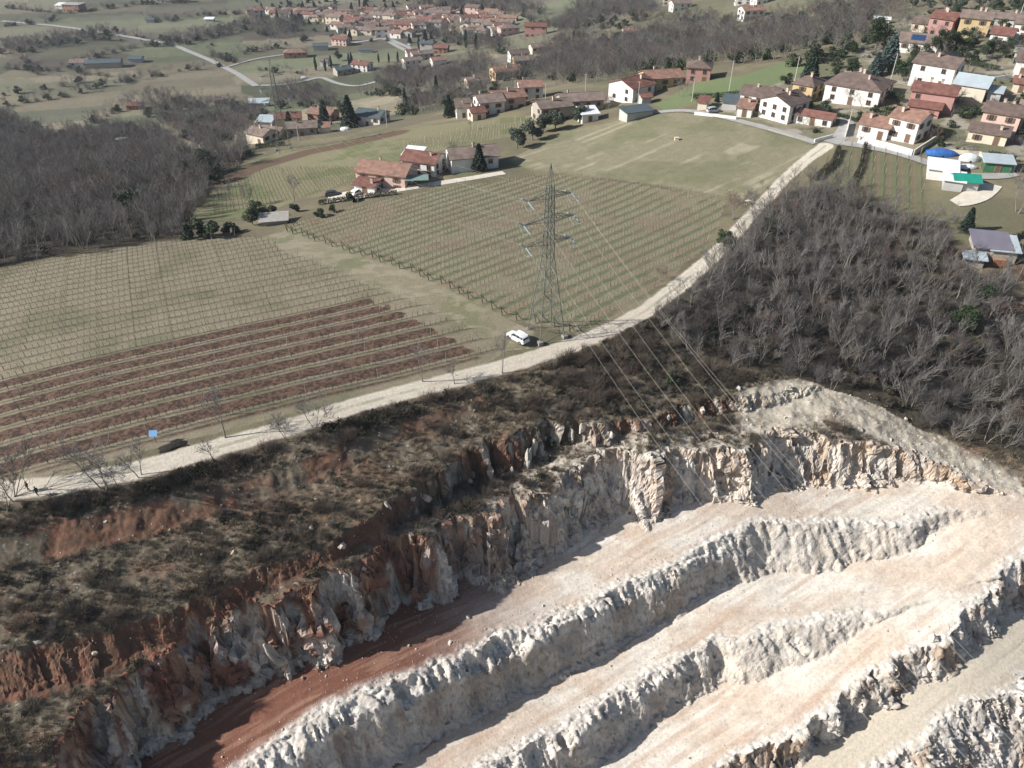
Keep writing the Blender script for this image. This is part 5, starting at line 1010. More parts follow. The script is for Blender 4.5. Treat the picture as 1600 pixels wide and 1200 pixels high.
# ================================================================ power pylons and lines
M_STEEL = mat('galvanised_steel', (.17, .18, .16), .6, .15, 2, metal=.2); M_INS = mat('glass_insulator', (.36, .44, .46), .25, .1, 4, spec=.6); M_COND = mat('aluminium_wire', (.38, .365, .32), .45, .05, 1, metal=.2); M_CONC = mat('concrete', (.27, .26, .24), .9, .15, 2)
PYD = math.radians(26)
def pylon(base, Hh, label, hw=2.5, thick=1.0):
    root = link('power_pylon', None, None, base, PYD); tag(root, label, 'pylon')
    lv = [0, 5, 9.2, 12.6, 15.4, 17.6, 19.6, 21.6, 23.6, 25.8, 27.6]; hwf = lambda z: np.interp(z, [0, 15.4, 27.6, 31.5], [hw, .75, .5, .05])
    for sx in (-1, 1):
        for sy in (-1, 1):
            b = MB()
            for i in range(len(lv) - 1): a, c = hwf(lv[i]), hwf(lv[i + 1]); b.tube((sx * a, sy * a, lv[i] - (.5 if i == 0 else 0)), (sx * c, sy * c, lv[i + 1]), .085 * thick, .085 * thick, 4)
            b.tube((sx * .5, sy * .5, 27.6), (0, 0, 31.5), .06 * thick, .05 * thick, 4); link('leg', b.mesh('leg', M_STEEL), root)
            f = MB(); f.box((sx * hw, sy * hw, -.1), (.9, .9, .7)); link('footing', f.mesh('footing', M_CONC), root)
    b = MB(); cs = ((-1, -1), (1, -1), (1, 1), (-1, 1))
    for i in range(len(lv) - 1):
        z0, z1 = lv[i], lv[i + 1]; a, c = hwf(z0), hwf(z1)
        for j in range(4):
            p, q = cs[j], cs[(j + 1) % 4]; b.tube((p[0] * a, p[1] * a, z0), (q[0] * c, q[1] * c, z1), .045 * thick, None, 4, cap=False); b.tube((q[0] * a, q[1] * a, z0), (p[0] * c, p[1] * c, z1), .045 * thick, None, 4, cap=False); b.tube((p[0] * c, p[1] * c, z1), (q[0] * c, q[1] * c, z1), .045 * thick, None, 4, cap=False)
            if i < 3:
                for t in (.33, .66): aa_ = a + (c - a) * t; zz = z0 + (z1 - z0) * t; b.tube((p[0] * aa_, p[1] * aa_, zz), ((p[0] + q[0]) / 2 * aa_, (p[1] + q[1]) / 2 * aa_, (z0 + z1) / 2), .03 * thick, None, 3, cap=False)
    link('bracing', b.mesh('bracing', M_STEEL), root); tips = []
    for z, Lr in ((25.8, 4.0), (21.8, 4.7), (17.8, 4.3)):
        for s_ in (-1, 1):
            b = MB(); w = hwf(z); T = Vector((s_ * Lr, 0, z))
            for sy in (-1, 1):
                b.tube((s_ * w, sy * w, z), T, .05 * thick, None, 4); b.tube((s_ * w, sy * w, z + 1.0), T, .045 * thick, None, 4)
                for t in (.25, .5, .75): p0 = Vector((s_ * w, sy * w, z)).lerp(T, t); p1 = Vector((s_ * w, sy * w, z + 1)).lerp(T, t); b.tube(p0, p1, .03 * thick, None, 3); b.tube(p0, Vector((s_ * w, sy * w, z + 1)).lerp(T, t - .25), .03 * thick, None, 3)
            for t in (.2, .45, .7): b.tube(Vector((s_ * w, -w, z)).lerp(T, t), Vector((s_ * w, w, z)).lerp(T, t), .03 * thick, None, 3)
            arm = link('crossarm', b.mesh('crossarm', M_STEEL), root); tips.append(T)
            for d in (-1, 1):                                  # tension strings either side of the arm tip
                b = MB(); p0 = T + Vector((0, d * .2, -.05)); p1 = T + Vector((0, d * 1.9, -.55 if d < 0 else -.35)); n = 11
                for i in range(n): q0 = p0.lerp(p1, i / n); q1 = p0.lerp(p1, (i + .55) / n); b.tube(q0, q1, .15, .10, 8)
                b.tube(p0, p1, .03, None, 4); b.tube(p1, p1 + Vector((0, d * .4, -.05)), .06, None, 5); link('insulator', b.mesh('insulator', M_INS), arm)
            b = MB(); q = [T + Vector((0, -1.9 + 3.8 * i / 8, -.5 - 1.1 * math.sin(math.pi * i / 8))) for i in range(9)]
            for i in range(8): b.tube(q[i], q[i + 1], .02, None, 4)
            link('jumper', b.mesh('jumper', M_INS), arm)
    return root, tips
PB = W(853, 519); pz = float(zg(*PB)[0]); py1, tips1 = pylon((PB[0], PB[1], pz), 31.5, 'tall green-grey lattice power pylon standing beside the white car')
P2 = W(445, 236); p2z = float(zg(*P2)[0]); py2, tips2 = pylon((P2[0], P2[1], p2z), 28, 'distant lattice power pylon rising from the trees of the lower hamlet', thick=1.0)
R1 = Matrix.Rotation(PYD, 3, 'Z'); dirn = R1 @ Vector((0, -1, 0))
def wire(pts, r, name, label, cat, m_, group):
    b = MB()
    for i in range(len(pts) - 1): b.tube(pts[i], pts[i + 1], r, None, 5, cap=False)
    tag(link(name, b.mesh(name, m_, True)), label, cat, group)
lvl = ['top', 'top', 'middle', 'middle', 'lowest', 'lowest']
for i, T in enumerate(tips1):
    side = 'left' if i % 2 == 0 else 'right'
    A = R1 @ (T + Vector((0, -2.3, -.65))) + Vector((PB[0], PB[1], pz)); pts = []
    for j in range(41): s_ = 150 * j / 40; pts.append(A + dirn * s_ + Vector((0, 0, -.355 * s_ + .00142 * s_ * s_)))
    wire(pts, .013, 'power_line', f'pale {lvl[i]} conductor on the {side} side, running from the near pylon down over the quarry', 'power line', M_COND, 'power line wires over the quarry')
    A = R1 @ (T + Vector((0, 2.3, -.45))) + Vector((PB[0], PB[1], pz)); B_ = R1 @ (tips2[i] + Vector((0, -2.3, -.6))) + Vector((P2[0], P2[1], p2z)); pts = [A.lerp(B_, j / 30) - Vector((0, 0, 22 * (j / 30) * (1 - j / 30))) for j in range(31)]
    wire(pts, .012, 'power_line', f'thin {lvl[i]} wire on the {side} side, between the near pylon and the distant one', 'power line', M_COND, 'wires between the two pylons')
A = Vector((PB[0], PB[1], pz + 31.4)); wire([A + dirn * (150 * j / 40) + Vector((0, 0, -.36 * 150 * j / 40 + .00145 * (150 * j / 40) ** 2)) for j in range(41)], .011, 'earth_wire', 'pale earth wire from the tip of the near pylon down over the quarry', 'power line', M_COND, 'power line wires over the quarry')
# ---- wooden and concrete utility poles
M_POLE = mat('pole_concrete', (.50, .48, .43), .9, .1, 2)
poles = [(1139,143,9.5,'pale utility pole on the green slope'),(1240,133,9,'pale utility pole at the edge of the green slope beside the yellow house'),(1389,136,9.5,'pale leaning utility pole beside the sprawling white house'),(1590,36,10,'tall utility pole at the upper right corner'),(996,166,8,'dark utility pole beside the rust-red roof'),(1081,158,7,'short utility pole where the lane meets the green slope'),(852,166,8,'utility pole behind the old stone farm'),(805,158,8,'utility pole left of the white house with an orange roof'),(914,150,8,'utility pole at the foot of the wood behind the stone farm'),(726,162,9,'utility pole behind the left end of the middle hamlet'),(605,200,7,'utility pole right of the blue-grey roof'),(467,218,7,'utility pole in front of the lower hamlet barn'),(1322,212,7,'street light pole at the road junction')]
ptop = []
for i, (a, c, h, lb) in enumerate(poles):
    p = at(a, c); b = MB(); b.tube((0, 0, -.5), (0, 0, h), .14, .09, 7); root = tag(link('utility_pole', b.mesh('pole', M_POLE), None, p), lb, 'utility pole'); c_ = MB(); c_.tube((-.55, 0, h - .3), (.55, 0, h - .3), .05, None, 4)
    for q in (-.45, 0, .45): c_.tube((q, 0, h - .3), (q, 0, h - .08), .05, .03, 5)
    link('crossbar', c_.mesh('crossbar', M_POLE), root); ptop.append(p + Vector((0, 0, h - .1)))
for i, j, lb in ((0, 1, 'thin overhead cable across the green slope'), (1, 2, 'thin overhead cable in front of the garden trees of the village'), (4, 8, 'thin overhead cable behind the stone farm'), (7, 6, 'thin overhead cable over the lone white house')):
    A, B_ = ptop[i], ptop[j]; wire([A.lerp(B_, k / 14) - Vector((0, 0, 3.2 * (k / 14) * (1 - k / 14))) for k in range(15)], .018, 'overhead_cable', lb, 'cable', M_WIRE, None)
# ================================================================ the white car
M_CAR = mat('white_car_paint', (.80, .80, .80), .25, .02, 1, spec=.6); M_TYRE = mat('tyre_rubber', (.02, .02, .02), .8, .1, 3); M_RIM = mat('alloy_rim', (.45, .45, .46), .35, .05, 3, metal=.8); M_LAMP = mat('red_lamp', (.35, .02, .02), .3, .05, 3); M_HEAD = mat('headlamp', (.6, .62, .65), .15, .05, 3); M_BLK = mat('black_trim', (.025, .025, .025), .6, .1, 3)
def loft(secs, mi=0):
    b = MB(); n = len(secs[0]); 
    for s_ in secs: b.v += [tuple(p) for p in s_]
    for i in range(len(secs) - 1):
        for j in range(n): k = (j + 1) % n; b.f.append((i * n + j, i * n + k, (i + 1) * n + k, (i + 1) * n + j)); b.m.append(mi)
    b.f.append(tuple(range(n))[::-1]); b.m.append(mi); b.f.append(tuple((len(secs) - 1) * n + j for j in range(n))); b.m.append(mi); return b
def car(p, rot, paint, label, suv=True, group=None):
    root = link('parked_car', None, None, p, rot); tag(root, label, 'car', group)
    def sec(x, w, z0, z1, t): return [(x, -w, z0 + .08), (x, -w * .94, z0), (x, w * .94, z0), (x, w, z0 + .08), (x, w, z0 + (z1 - z0) * .6), (x, w * t, z1), (x, 0, z1 + .02), (x, -w * t, z1), (x, -w, z0 + (z1 - z0) * .6)]
    L_ = [(-2.30, .70, .42, .72, .9), (-2.22, .84, .30, .98, .88), (-1.7, .91, .25, 1.02, .9), (0, .92, .25, 1.0, .93), (1.0, .92, .25, .98, .9), (1.6, .90, .25, .90, .88), (2.05, .84, .28, .80, .82), (2.26, .66, .40, .66, .8)]
    bd = link('body', loft([sec(*q) for q in L_]).mesh('body', paint, False), root); md = bd.modifiers.new('b', 'BEVEL'); md.width = .03; md.segments = 2
    C_ = [(-2.12, .70, .95, 1.02, .95), (-1.85, .74, .95, 1.46, .86), (-1.2, .76, .95, 1.60, .84), (-.2, .77, .95, 1.63, .84), (.45, .76, .95, 1.54, .84), (1.15, .74, .92, 1.0, .95)]
    link('cabin_glass', loft([sec(*q) for q in C_]).mesh('glass', M_GLASS), root)
    R_ = [(-2.0, .64, 1.30, 1.42, .9), (-1.8, .68, 1.44, 1.50, .9), (-1.2, .70, 1.56, 1.64, .9), (-.2, .70, 1.60, 1.67, .9), (.35, .66, 1.55, 1.59, .9)]
    link('roof_panel', loft([sec(*q) for q in R_]).mesh('roof', paint), root); b = MB()
    for s_ in (-1, 1):
        for (x0, z0, x1, z1) in ((-2.1, .98, -1.86, 1.5), (-.35, .98, -.3, 1.62), (1.12, .96, .42, 1.56), (-1.35, .98, -1.3, 1.6)): b.tube((x0, s_ * .775, z0), (x1, s_ * .69, z1), .045, None, 4)
        b.tube((-1.8, s_ * .66, 1.52), (.4, s_ * .66, 1.60), .05, None, 5)
    link('pillars', b.mesh('pillars', paint), root)
    for x_ in (-1.38, 1.38):
        for s_ in (-1, 1):
            b = MB(); b.tube((0, -.11, 0), (0, .11, 0), .35, None, 18); w = link('wheel', b.mesh('wheel', M_TYRE), root, (x_, s_ * .84, .35)); b = MB(); b.tube((0, -.13, 0), (0, .13, 0), .21, None, 12); link('rim', b.mesh('rim', M_RIM), w)
    for s_ in (-1, 1):
        b = MB(); b.box((0, 0, 0), (.12, .32, .18)); link('tail_light', b.mesh('tail', M_LAMP), root, (-2.22, s_ * .66, .84)); b = MB(); b.box((0, 0, 0), (.16, .30, .12)); link('headlight', b.mesh('head', M_HEAD), root, (2.12, s_ * .58, .68)); b = MB(); b.box((0, 0, 0), (.14, .2, .12)); link('wing_mirror', b.mesh('mirror', paint), root, (.72, s_ * .98, 1.02))
    b = MB(); b.box((0, 0, 0), (.06, 1.4, .16)); link('bumper', b.mesh('bumper', M_BLK), root, (-2.26, 0, .46)); b = MB(); b.box((0, 0, 0), (.03, .5, .12), 0); link('number_plate', b.mesh('plate', M_HEAD), root, (-2.30, 0, .62)); return root
q0, q1 = W(797, 523), W(821, 540); cr = math.atan2(q0[1] - q1[1], q0[0] - q1[0]); pc = (q0 + q1) / 2
car((pc[0], pc[1], float(zg(*pc)[0]) + .02), cr, M_CAR, 'white SUV parked on the grass beside the gravel road under the pylon')
M_CARD = mat('dark_car_paint', (.03, .035, .045), .25, .02, 1, spec=.6); M_CARS = mat('silver_car_paint', (.40, .42, .44), .3, .02, 1, spec=.6); M_CARR = mat('red_car_paint', (.30, .03, .03), .3, .02, 1, spec=.6)
for a, c, ro, m_, lb in ((522, 309, .2, M_CARD, 'dark car parked on the pale yard left of the pink farmhouse'), (560, 303, 1.0, M_CAR, 'white car parked beside the red-roofed lean-to of the farm'), (737, 150, .4, M_CARS, 'silver car on the small road in the ravine'), (1115, 176, .3, M_CARS, 'silver car on the lane at the corner of the meadow'), (1492, 92, -.3, M_CARD, 'dark car parked below the tall yellow house'), (640, 72, -1.0, M_CARS, 'silver car parked at the edge of the far village'), (650, 82, -1.0, M_CAR, 'white car parked at the edge of the far village')):
    p = at(a, c); car(p + Vector((0, 0, .05)), ro, m_, lb)
# ================================================================ two walkers
M_CLO = [mat('dark_jacket', (.03, .032, .04), .9, .1, 5), mat('dark_trousers', (.04, .042, .055), .9, .1, 5)]; M_SKIN = mat('skin', (.45, .28, .20), .6, .05, 5); M_HAIR = mat('dark_hair', (.03, .022, .018), .8, .1, 5)
def person(p, rot, label, bag=False, stride=.25):
    V = [(0, 0, .95), (0, 0, 1.2), (0, 0, 1.42), (0, .01, 1.52), (0, .02, 1.60), (0, .03, 1.68), (0, .02, 1.74),
         (.10, 0, .92), (.11, stride * .5, .50), (.11, stride * .9 - .05, .09), (.11, stride * .9 + .10, .05), (-.10, 0, .92), (-.11, -stride * .3, .50), (-.11, -stride * 1.1, .12), (-.11, -stride * 1.1 + .14, .05),
         (.19, 0, 1.40), (.25, -.06, 1.13), (.25, .08, .90), (.24, .12, .82), (-.19, 0, 1.40), (-.25, .04, 1.13), (-.24, .18, .93), (-.23, .22, .86)]
    E = [(0, 1), (1, 2), (2, 3), (3, 4), (4, 5), (5, 6), (0, 7), (7, 8), (8, 9), (9, 10), (0, 11), (11, 12), (12, 13), (13, 14), (2, 15), (15, 16), (16, 17), (17, 18), (2, 19), (19, 20), (20, 21), (21, 22)]
    Rr = [.15, .15, .14, .055, .085, .10, .07, .10, .07, .045, .035, .10, .07, .045, .035, .065, .045, .033, .035, .065, .045, .033, .035]
    m = bpy.data.meshes.new('person'); m.from_pydata(V, E, []); o = link('person', m, None, p, rot); tag(o, label, 'person', 'two people walking on the gravel road'); m.materials.append(M_CLO[0])
    md = o.modifiers.new('skin', 'SKIN'); md.use_smooth_shade = True
    for i, r_ in enumerate(Rr): m.skin_vertices[0].data[i].radius = (r_, r_ * (.72 if i < 3 else 1))
    m.skin_vertices[0].data[0].use_root = True; s2 = o.modifiers.new('sub', 'SUBSURF'); s2.levels = s2.render_levels = 1
    b = MB(); bm = bmesh.new(); bmesh.ops.create_uvsphere(bm, u_segments=12, v_segments=8, radius=.108, matrix=Matrix.Translation((0, .03, 1.665)) @ Matrix.Diagonal((.85, 1, 1.12, 1))); bmesh.ops.create_cone(bm, segments=5, radius1=.02, radius2=.005, depth=.04, matrix=Matrix.Translation((0, .145, 1.655)) @ Matrix.Rotation(-1.57, 4, 'X')); mm = bpy.data.meshes.new('face'); bm.to_mesh(mm); bm.free(); mm.materials.append(M_SKIN); link('face', mm, o)
    bm = bmesh.new(); bmesh.ops.create_uvsphere(bm, u_segments=12, v_segments=8, radius=.118, matrix=Matrix.Translation((0, .008, 1.70)) @ Matrix.Diagonal((.9, 1, .98, 1))); mm = bpy.data.meshes.new('hair'); bm.to_mesh(mm); bm.free(); mm.materials.append(M_HAIR); link('hair', mm, o)
    for sx, y_, z_ in ((.24, .135, .79), (-.23, .24, .83)):
        S = [(sx, y_, z_, sx, y_ + .03, z_ - .07, .035, .03)]
        for f in range(4): S.append((sx + (f - 1.5) * .012, y_ + .03 + .006 * f, z_ - .06, sx + (f - 1.5) * .014, y_ + .05, z_ - .12 - .01 * (f in (1, 2)), .008, .006))
        S.append((sx + .02, y_ + .02, z_ - .03, sx + .035, y_ + .05, z_ - .075, .009, .007)); link('hand', stick_mesh('hand', S, M_SKIN, 5), o)
    if bag: b = MB(); b.box((0, -.2, 1.2), (.3, .18, .42), 0, top=.8); link('backpack', b.mesh('backpack', M_BLK), o)
    return o
p = at(46, 765); person(p, math.radians(100), 'person in dark clothes walking on the gravel road, farther from the verge')
p = at(60, 774); person(p, math.radians(70), 'person in a dark jacket with a backpack at the lower edge of the gravel road', True, .3)
# ================================================================ trees one can tell apart
def bt(a, c, q, s_, lb, dz=0, tilt=.05):
    if 560 < c < 830 and a < 800: s_ *= 1.55
    BTx = BR
    p = at(a, c); tree_thing('bare_tree', [('trunk', BTx[q][0]), ('crown', BTx[q][1])], p, rng.random() * 6.28, s_, lb, 'tree', None, tilt)
for a in ((352,682,0,.72,'bare tree with a dark trunk standing at the vineyard edge of the gravel road'),(163,762,1,.78,'bare multi-stemmed tree leaning over the gravel road left of another bare tree'),(218,745,2,.6,'bare tree at the lower verge of the road nearest below the blue board'),(183,758,4,.45,'thin bare sapling between two bare trees at the lower verge'),(334,722,4,.55,'slim bare tree on the lower verge across from the dark trunk tree'),(449,690,5,.55,'small bare tree on the lower verge in front of the vineyard corner'),(492,668,1,.5,'bushy bare tree on the lower verge below the ploughed strips'),(660,594,0,.62,'bare tree at the end of the red soil strips'),(710,600,4,.5,'thin bare tree on the lower verge, middle of the road'),(784,583,0,.62,'bare tree on the lower verge nearest below the white car'),(20,780,1,.7,'dense bare thicket tree at the left edge below the two walkers'),(8,800,3,.6,'reddish bare tree at the left edge under the road'),(1032,440,3,.42,'small reddish bare tree at the corner of the vineyard behind the pylon'),
          (1145,345,3,.95,'wide reddish bare tree leaning over the narrow bend of the road'),(1190,300,4,.6,'thin bare tree at the road side by the upper bend'),(1175,325,5,.8,'grey bare tree on the road side above the narrow bend'),(1406,58,1,1.35,'large spreading bare tree beside the white bungalow'),(1064,150,1,.75,'bare tree in front of the pink hip-roofed house'),(948,172,3,.7,'bare garden tree in front of the stone farm wing'),(1345,222,5,.35,'pollarded small tree in front of the white double house'),
          (460,318,0,1.0,'tall bare tree beside the lower terrace vine rows'),(385,322,2,1.0,'bare tree in front of the left wood'),(365,330,0,1.1,'bare tree at the right corner of the left wood'),(705,243,5,.7,'bare tree behind the red-roofed farmhouse'),(735,205,0,.5,'small bare tree on the pale-posted terrace'),(1300,612,5,.75,'pale-stemmed bare tree at the edge of the old haul track'),(1540,690,2,1.0,'bare tree with a pale trunk leaning over the quarry rim'),(1588,440,0,1.2,'large pale bare tree at the right edge beside the barn'),(1590,330,1,1.1,'spreading bare tree at the right edge below the drive'),(1575,560,2,1.2,'tall bare tree with a pale twisted trunk at the right edge of the wood'),(1490,232,1,.5,'reddish garden tree behind the blue covered boat'),(1462,222,3,.6,'reddish bare tree right of the double house'),(510,612,4,.01,'x')):
    if a[4] != 'x': bt(*a)
TREES = [('olive', 'olive_tree', [(808,232,1.15,'grey-green olive tree at the left end of the olive row'),(832,218,1.25,'grey-green olive tree, second from the left in the olive row'),(848,208,1.1,'grey-green olive tree, third from the left in the olive row'),(868,203,1.2,'grey-green olive tree at the right end of the olive row'),(905,193,1.0,'dark round bush-like olive in front of the small white annex')] + [(1415 + 26 * i + 9 * (j % 2), 3 + 10 * j + (i * 7 % 4), 1.0, 'olive tree in the grove above the tall yellow house') for i in range(7) for j in range(2)] + [(1290,178,.7,'small olive tree in front of the sprawling white house'),(1370,195,.6,'round olive tree behind the double white house')]),
 ('cypress', 'cypress_tree', [(494,110,1.15,'dark cypress at the left end of the group in the valley'),(509,112,1.0,'broad dark cypress in the middle of the valley group'),(518,108,1.1,'dark cypress beside the small hidden white house'),(546,104,1.1,'slim twin cypress, left one of the pair'),(550,103,1.15,'slim twin cypress, right one of the pair'),(592,98,.8,'short dark cypress in the field below the village, left of two more'),(608,97,.85,'short dark cypress in the field below the village, middle one'),(622,98,.95,'broad dark cypress beside the ravine cluster of houses'),(655,78,1.2,'tall dark cypress left of the tall grey house'),(728,74,1.5,'very tall dark cypress by the upper ravine'),(744,77,1.35,'tall dark cypress right of the tallest one by the ravine'),(682,148,1.1,'dark cypress among the bare trees of the ravine'),(634,172,1.2,'single slim cypress in the field right of the blue-grey roof'),(896,68,.9,'tiny cypress in the far green field'),(562,10,1.1,'cypress at the upper edge of the far village')]),
 ('conifer', 'conifer_tree', [(508,197,1.1,'dark conifer in front of the orange roof of the lower hamlet'),(547,200,1.25,'broad dark conifer between two roofs of the lower hamlet'),(455,213,.9,'dark conifer before the yellow house of the lower hamlet'),(749,268,.75,'dark conifer in front of the farmhouse with the weathered roof'),(1264,128,1.0,'dark cedar on the upper edge of the green slope'),(1508,362,.55,'small dark conifer beside the old barn'),(702,182,.8,'small conifer left of the middle hamlet'),(1120,160,.3,'tiny dark shrub conifer by the lane')]),
 ('cedar', 'cedar_tree', [(1385,112,1.05,'blue-green cedar behind the sprawling white house'),(1365,118,.7,'smaller blue-green cedar left of the large one')]),
 ('round', 'evergreen_tree', [(1367,78,1.3,'big round dark green tree left of the white bungalow'),(205,340,.95,'dark evergreen standing out of the left wood'),(323,272,1.0,'tall dark evergreen at the upper corner of the left wood'),(132,345,.8,'dark evergreen with a leaning crown inside the left wood'),(1468,84,.9,'dark evergreen right of the white bungalow'),(1495,78,.8,'dark evergreen above the tall white box-like house'),(1425,118,.8,'dark evergreen beside the blue-green cedar'),(1410,128,.8,'low dark evergreen in front of the blue-green cedar'),(1330,122,.7,'dark evergreen in the garden above the yellow hip-roofed house'),(1308,128,.6,'bushy evergreen left in the garden above the yellow hip-roofed house'),(1540,92,.7,'evergreen bush right of the tall white house'),(1568,92,.6,'evergreen bush at the right edge below the small white house'),(1130,392,.55,'ivy-covered dark green tree at the bend of the road'),(530,94,.9,'large dark evergreen in the middle of the valley cypress group'),(404,345,.6,'dark evergreen bush by the low stone hut'),(1205,372,.6,'ivy-green tree in the wood near the bend'),(1505,520,.7,'bright green ivy-clad tree in the right part of the wood'),(1530,478,.6,'ivy-clad evergreen below the old barn'),(395,352,.55,'dark evergreen shrub left of the low stone hut'),(760,158,.6,'evergreen tree at the left tip of the wood')])]
for kd, nm, lst in TREES:
    for i, (a, c, s_, lb) in enumerate(lst):
        q = EV[kd][i % 2]; g = 'olive trees of the grove' if 'grove' in lb else None
        tree_thing(nm, [('trunk', q[0]), ('crown', q[1])], at(a, c), rng.random() * 6.28, s_, lb, 'tree', g)
EB = [bush_mesh(87, (2.6, 2.3, 2.0), 1700, .24, M_IVY), bush_mesh(88, (2.2, 2.4, 1.7), 1500, .24, M_IVY)]
for i, (a, c, s_, lb) in enumerate(((306,371,1.35,'big round dark evergreen bush at the left corner of the vineyards'),(334,370,1.25,'dark evergreen bush touching the biggest one at the vineyard corner'),(362,364,.9,'low dark bush right of the two big bushes at the vineyard corner'),(405,342,.9,'dark bush behind the low stone hut'),(425,336,.8,'dark bush behind the right end of the low stone hut'),(462,333,.7,'green bush in the grass right of the low stone hut'),(500,338,.7,'round bush at the edge of the upper vineyard left of the farm'),(520,333,.6,'smaller round bush at the edge of the upper vineyard'),(1050,600,.6,'bright green bush in the brush under the power lines'),(548,314,.8,'dark bush at the left end of the farm yard'))):
    tag(link('evergreen_bush', EB[i % 2], None, at(a, c), rng.random() * 6.28, s_), lb, 'bush')
# garden hedges
def hedge(pts, w, h, lb, m_=None, name='hedge'):
    P = [at(*q) for q in pts]; V = []
    for i in range(len(P) - 1):
        L_ = (P[i + 1] - P[i]).length; n = int(L_ * 110 * w * h / 1.5); t = R.random(n); c = np.array(P[i])[None] * (1 - t)[:, None] + np.array(P[i + 1])[None] * t[:, None]; d = (P[i + 1] - P[i]).normalized(); pr = np.array([-d.y, d.x, 0]); c = c + pr[None] * (R.uniform(-.5, .5, n) * w)[:, None]; c[:, 2] += R.random(n) ** .6 * h; V.append(c)
    V = np.concatenate(V); o = np.array(P[0]); tag(link(name, leaf_mesh(name, V - o, .16, m_ or M_IVY, 0), None, tuple(o)), lb, 'hedge')
hedge([(1485,82),(1525,64)], 1.6, 2.2, 'tall dark clipped hedge along the drive below the yellow house'); hedge([(1300,180),(1340,190),(1362,182)], 1.2, 1.2, 'low hedge in front of the sprawling white house'); hedge([(1080,157),(1130,150),(1175,148)], 1.2, 1.5, 'dark hedge along the foot of the green slope'); hedge([(1500,100),(1560,112)], 1.4, 1.5, 'garden hedge right of the tall white house'); hedge([(1310,236),(1300,258),(1272,285)], 1.2, 1.6, 'scrubby hedge between the road bend and the small vineyard', M_BRAMBLE); hedge([(1352,226),(1344,262),(1325,300)], .9, 1.3, 'overgrown row of shrubs in the small vineyard', M_BRAMBLE); hedge([(1545,248),(1585,255)], 1.0, 1.8, 'green hedge behind the green wooden shed'); hedge([(400,232),(445,226)], 1.4, 1.6, 'dark hedge in front of the mottled roof cottage of the lower hamlet'); hedge([(498,318),(560,310),(620,303)], 1.5, 1.2, 'bushy hedge below the yard of the pink farmhouse', M_BRAMBLE); hedge([(600,52),(640,40)], 1.5, 2.0, 'dark hedge within the far village'); hedge([(1380,150),(1410,160)], 1.5, 2, 'evergreen hedge between the sprawling and the tall white house')
# retaining and garden walls
def gwall(pts, h, th, m_, lb, name='garden_wall'):
    P = [at(*q) for q in pts]; b = MB()
    for i in range(len(P) - 1):
        d = P[i + 1] - P[i]; a = math.atan2(d.y, d.x); c = (P[i] + P[i + 1]) / 2 - P[0]; L_ = math.hypot(d.x, d.y); pr = Vector((-d.y, d.x, 0)).normalized() * th / 2; A0, B0 = P[i] - P[0], P[i + 1] - P[0]; q = [A0 - pr, B0 - pr, B0 + pr, A0 + pr]
        lo = [v - Vector((0, 0, .8)) for v in q]; hi = [v + Vector((0, 0, h)) for v in q]; b.poly(hi); 
        for k in range(4): j = (k + 1) % 4; b.poly([lo[k], lo[j], hi[j], hi[k]])
    tag(link(name, b.mesh(name, m_), None, P[0]), lb, 'wall')
WH = WALLM['white']
gwall([(1340,222),(1380,232),(1424,244)], 1.6, .3, WH, 'white retaining wall below the white double house'); gwall([(1426,243),(1462,221)], 1.5, .3, WALLM['cream'], 'pale wall running back from the corner of the retaining wall'); gwall([(1272,224),(1300,215)], 1.0, .3, WH, 'short white wall at the junction left of the double house')
gwall([(1200,202),(1240,214),(1275,222)], .7, .25, M_CONC, 'low concrete wall along the lane above the meadow'); gwall([(1085,178),(1150,186)], .9, .25, WH, 'low white wall along the lane by the open lean-to'); gwall([(1500,118),(1545,126),(1575,124)], 1.2, .3, WH, 'white garden wall right of the tall white house'); gwall([(1540,30),(1600,34)], 1.5, .3, WALLM['cream'], 'long pale wall behind the tall yellow house'); gwall([(1268,95),(1300,84),(1345,80)], .9, .5, WALLM['stone'], 'old stone wall on the upper edge of the green slope'); gwall([(1480,240),(1530,245),(1546,250)], 1.0, .3, WALLM['cream'], 'cream wall behind the caravans'); gwall([(1320,214),(1325,196)], 1.6, .3, WH, 'white gate wall beside the portico building')
# ================================================================ boats, caravans, small things
M_BLUE = mat('blue_tarpaulin', (.04, .13, .38), .5, .2, 2, bump=.05); M_TARP = mat('white_tarpaulin', (.68, .70, .72), .5, .1, 2, bump=.05)
def covered(px, py, L_, w, h, rot, m_, lb, name, cat):
    p = at(px, py); secs = []
    for i in range(9):
        t = i / 8; x_ = (t - .5) * L_; k = (math.sin(math.pi * min(max(t * .9 + .08, 0), 1)) ** .5); secs.append([(x_, w / 2 * k * math.cos(a_), .35 + h * k * max(0, math.sin(a_)) ** .8 + (0 if i % 2 else .05)) for a_ in [math.pi * j / 8 for j in range(9)]] + [(x_, -w / 2 * k, .1), (x_, w / 2 * k, .1)])
    root = link(name, None, None, p, math.radians(rot)); tag(root, lb, cat); link('cover', loft(secs).mesh('cover', m_), root); b = MB(); b.box((0, 0, .2), (L_ * .8, w * .5, .15))
    for s_ in (-1, 1): b.tube((0, s_ * w * .4, .25), (0, s_ * w * .5, .25), .25, None, 10)
    link('trailer', b.mesh('trailer', M_BLK), root)
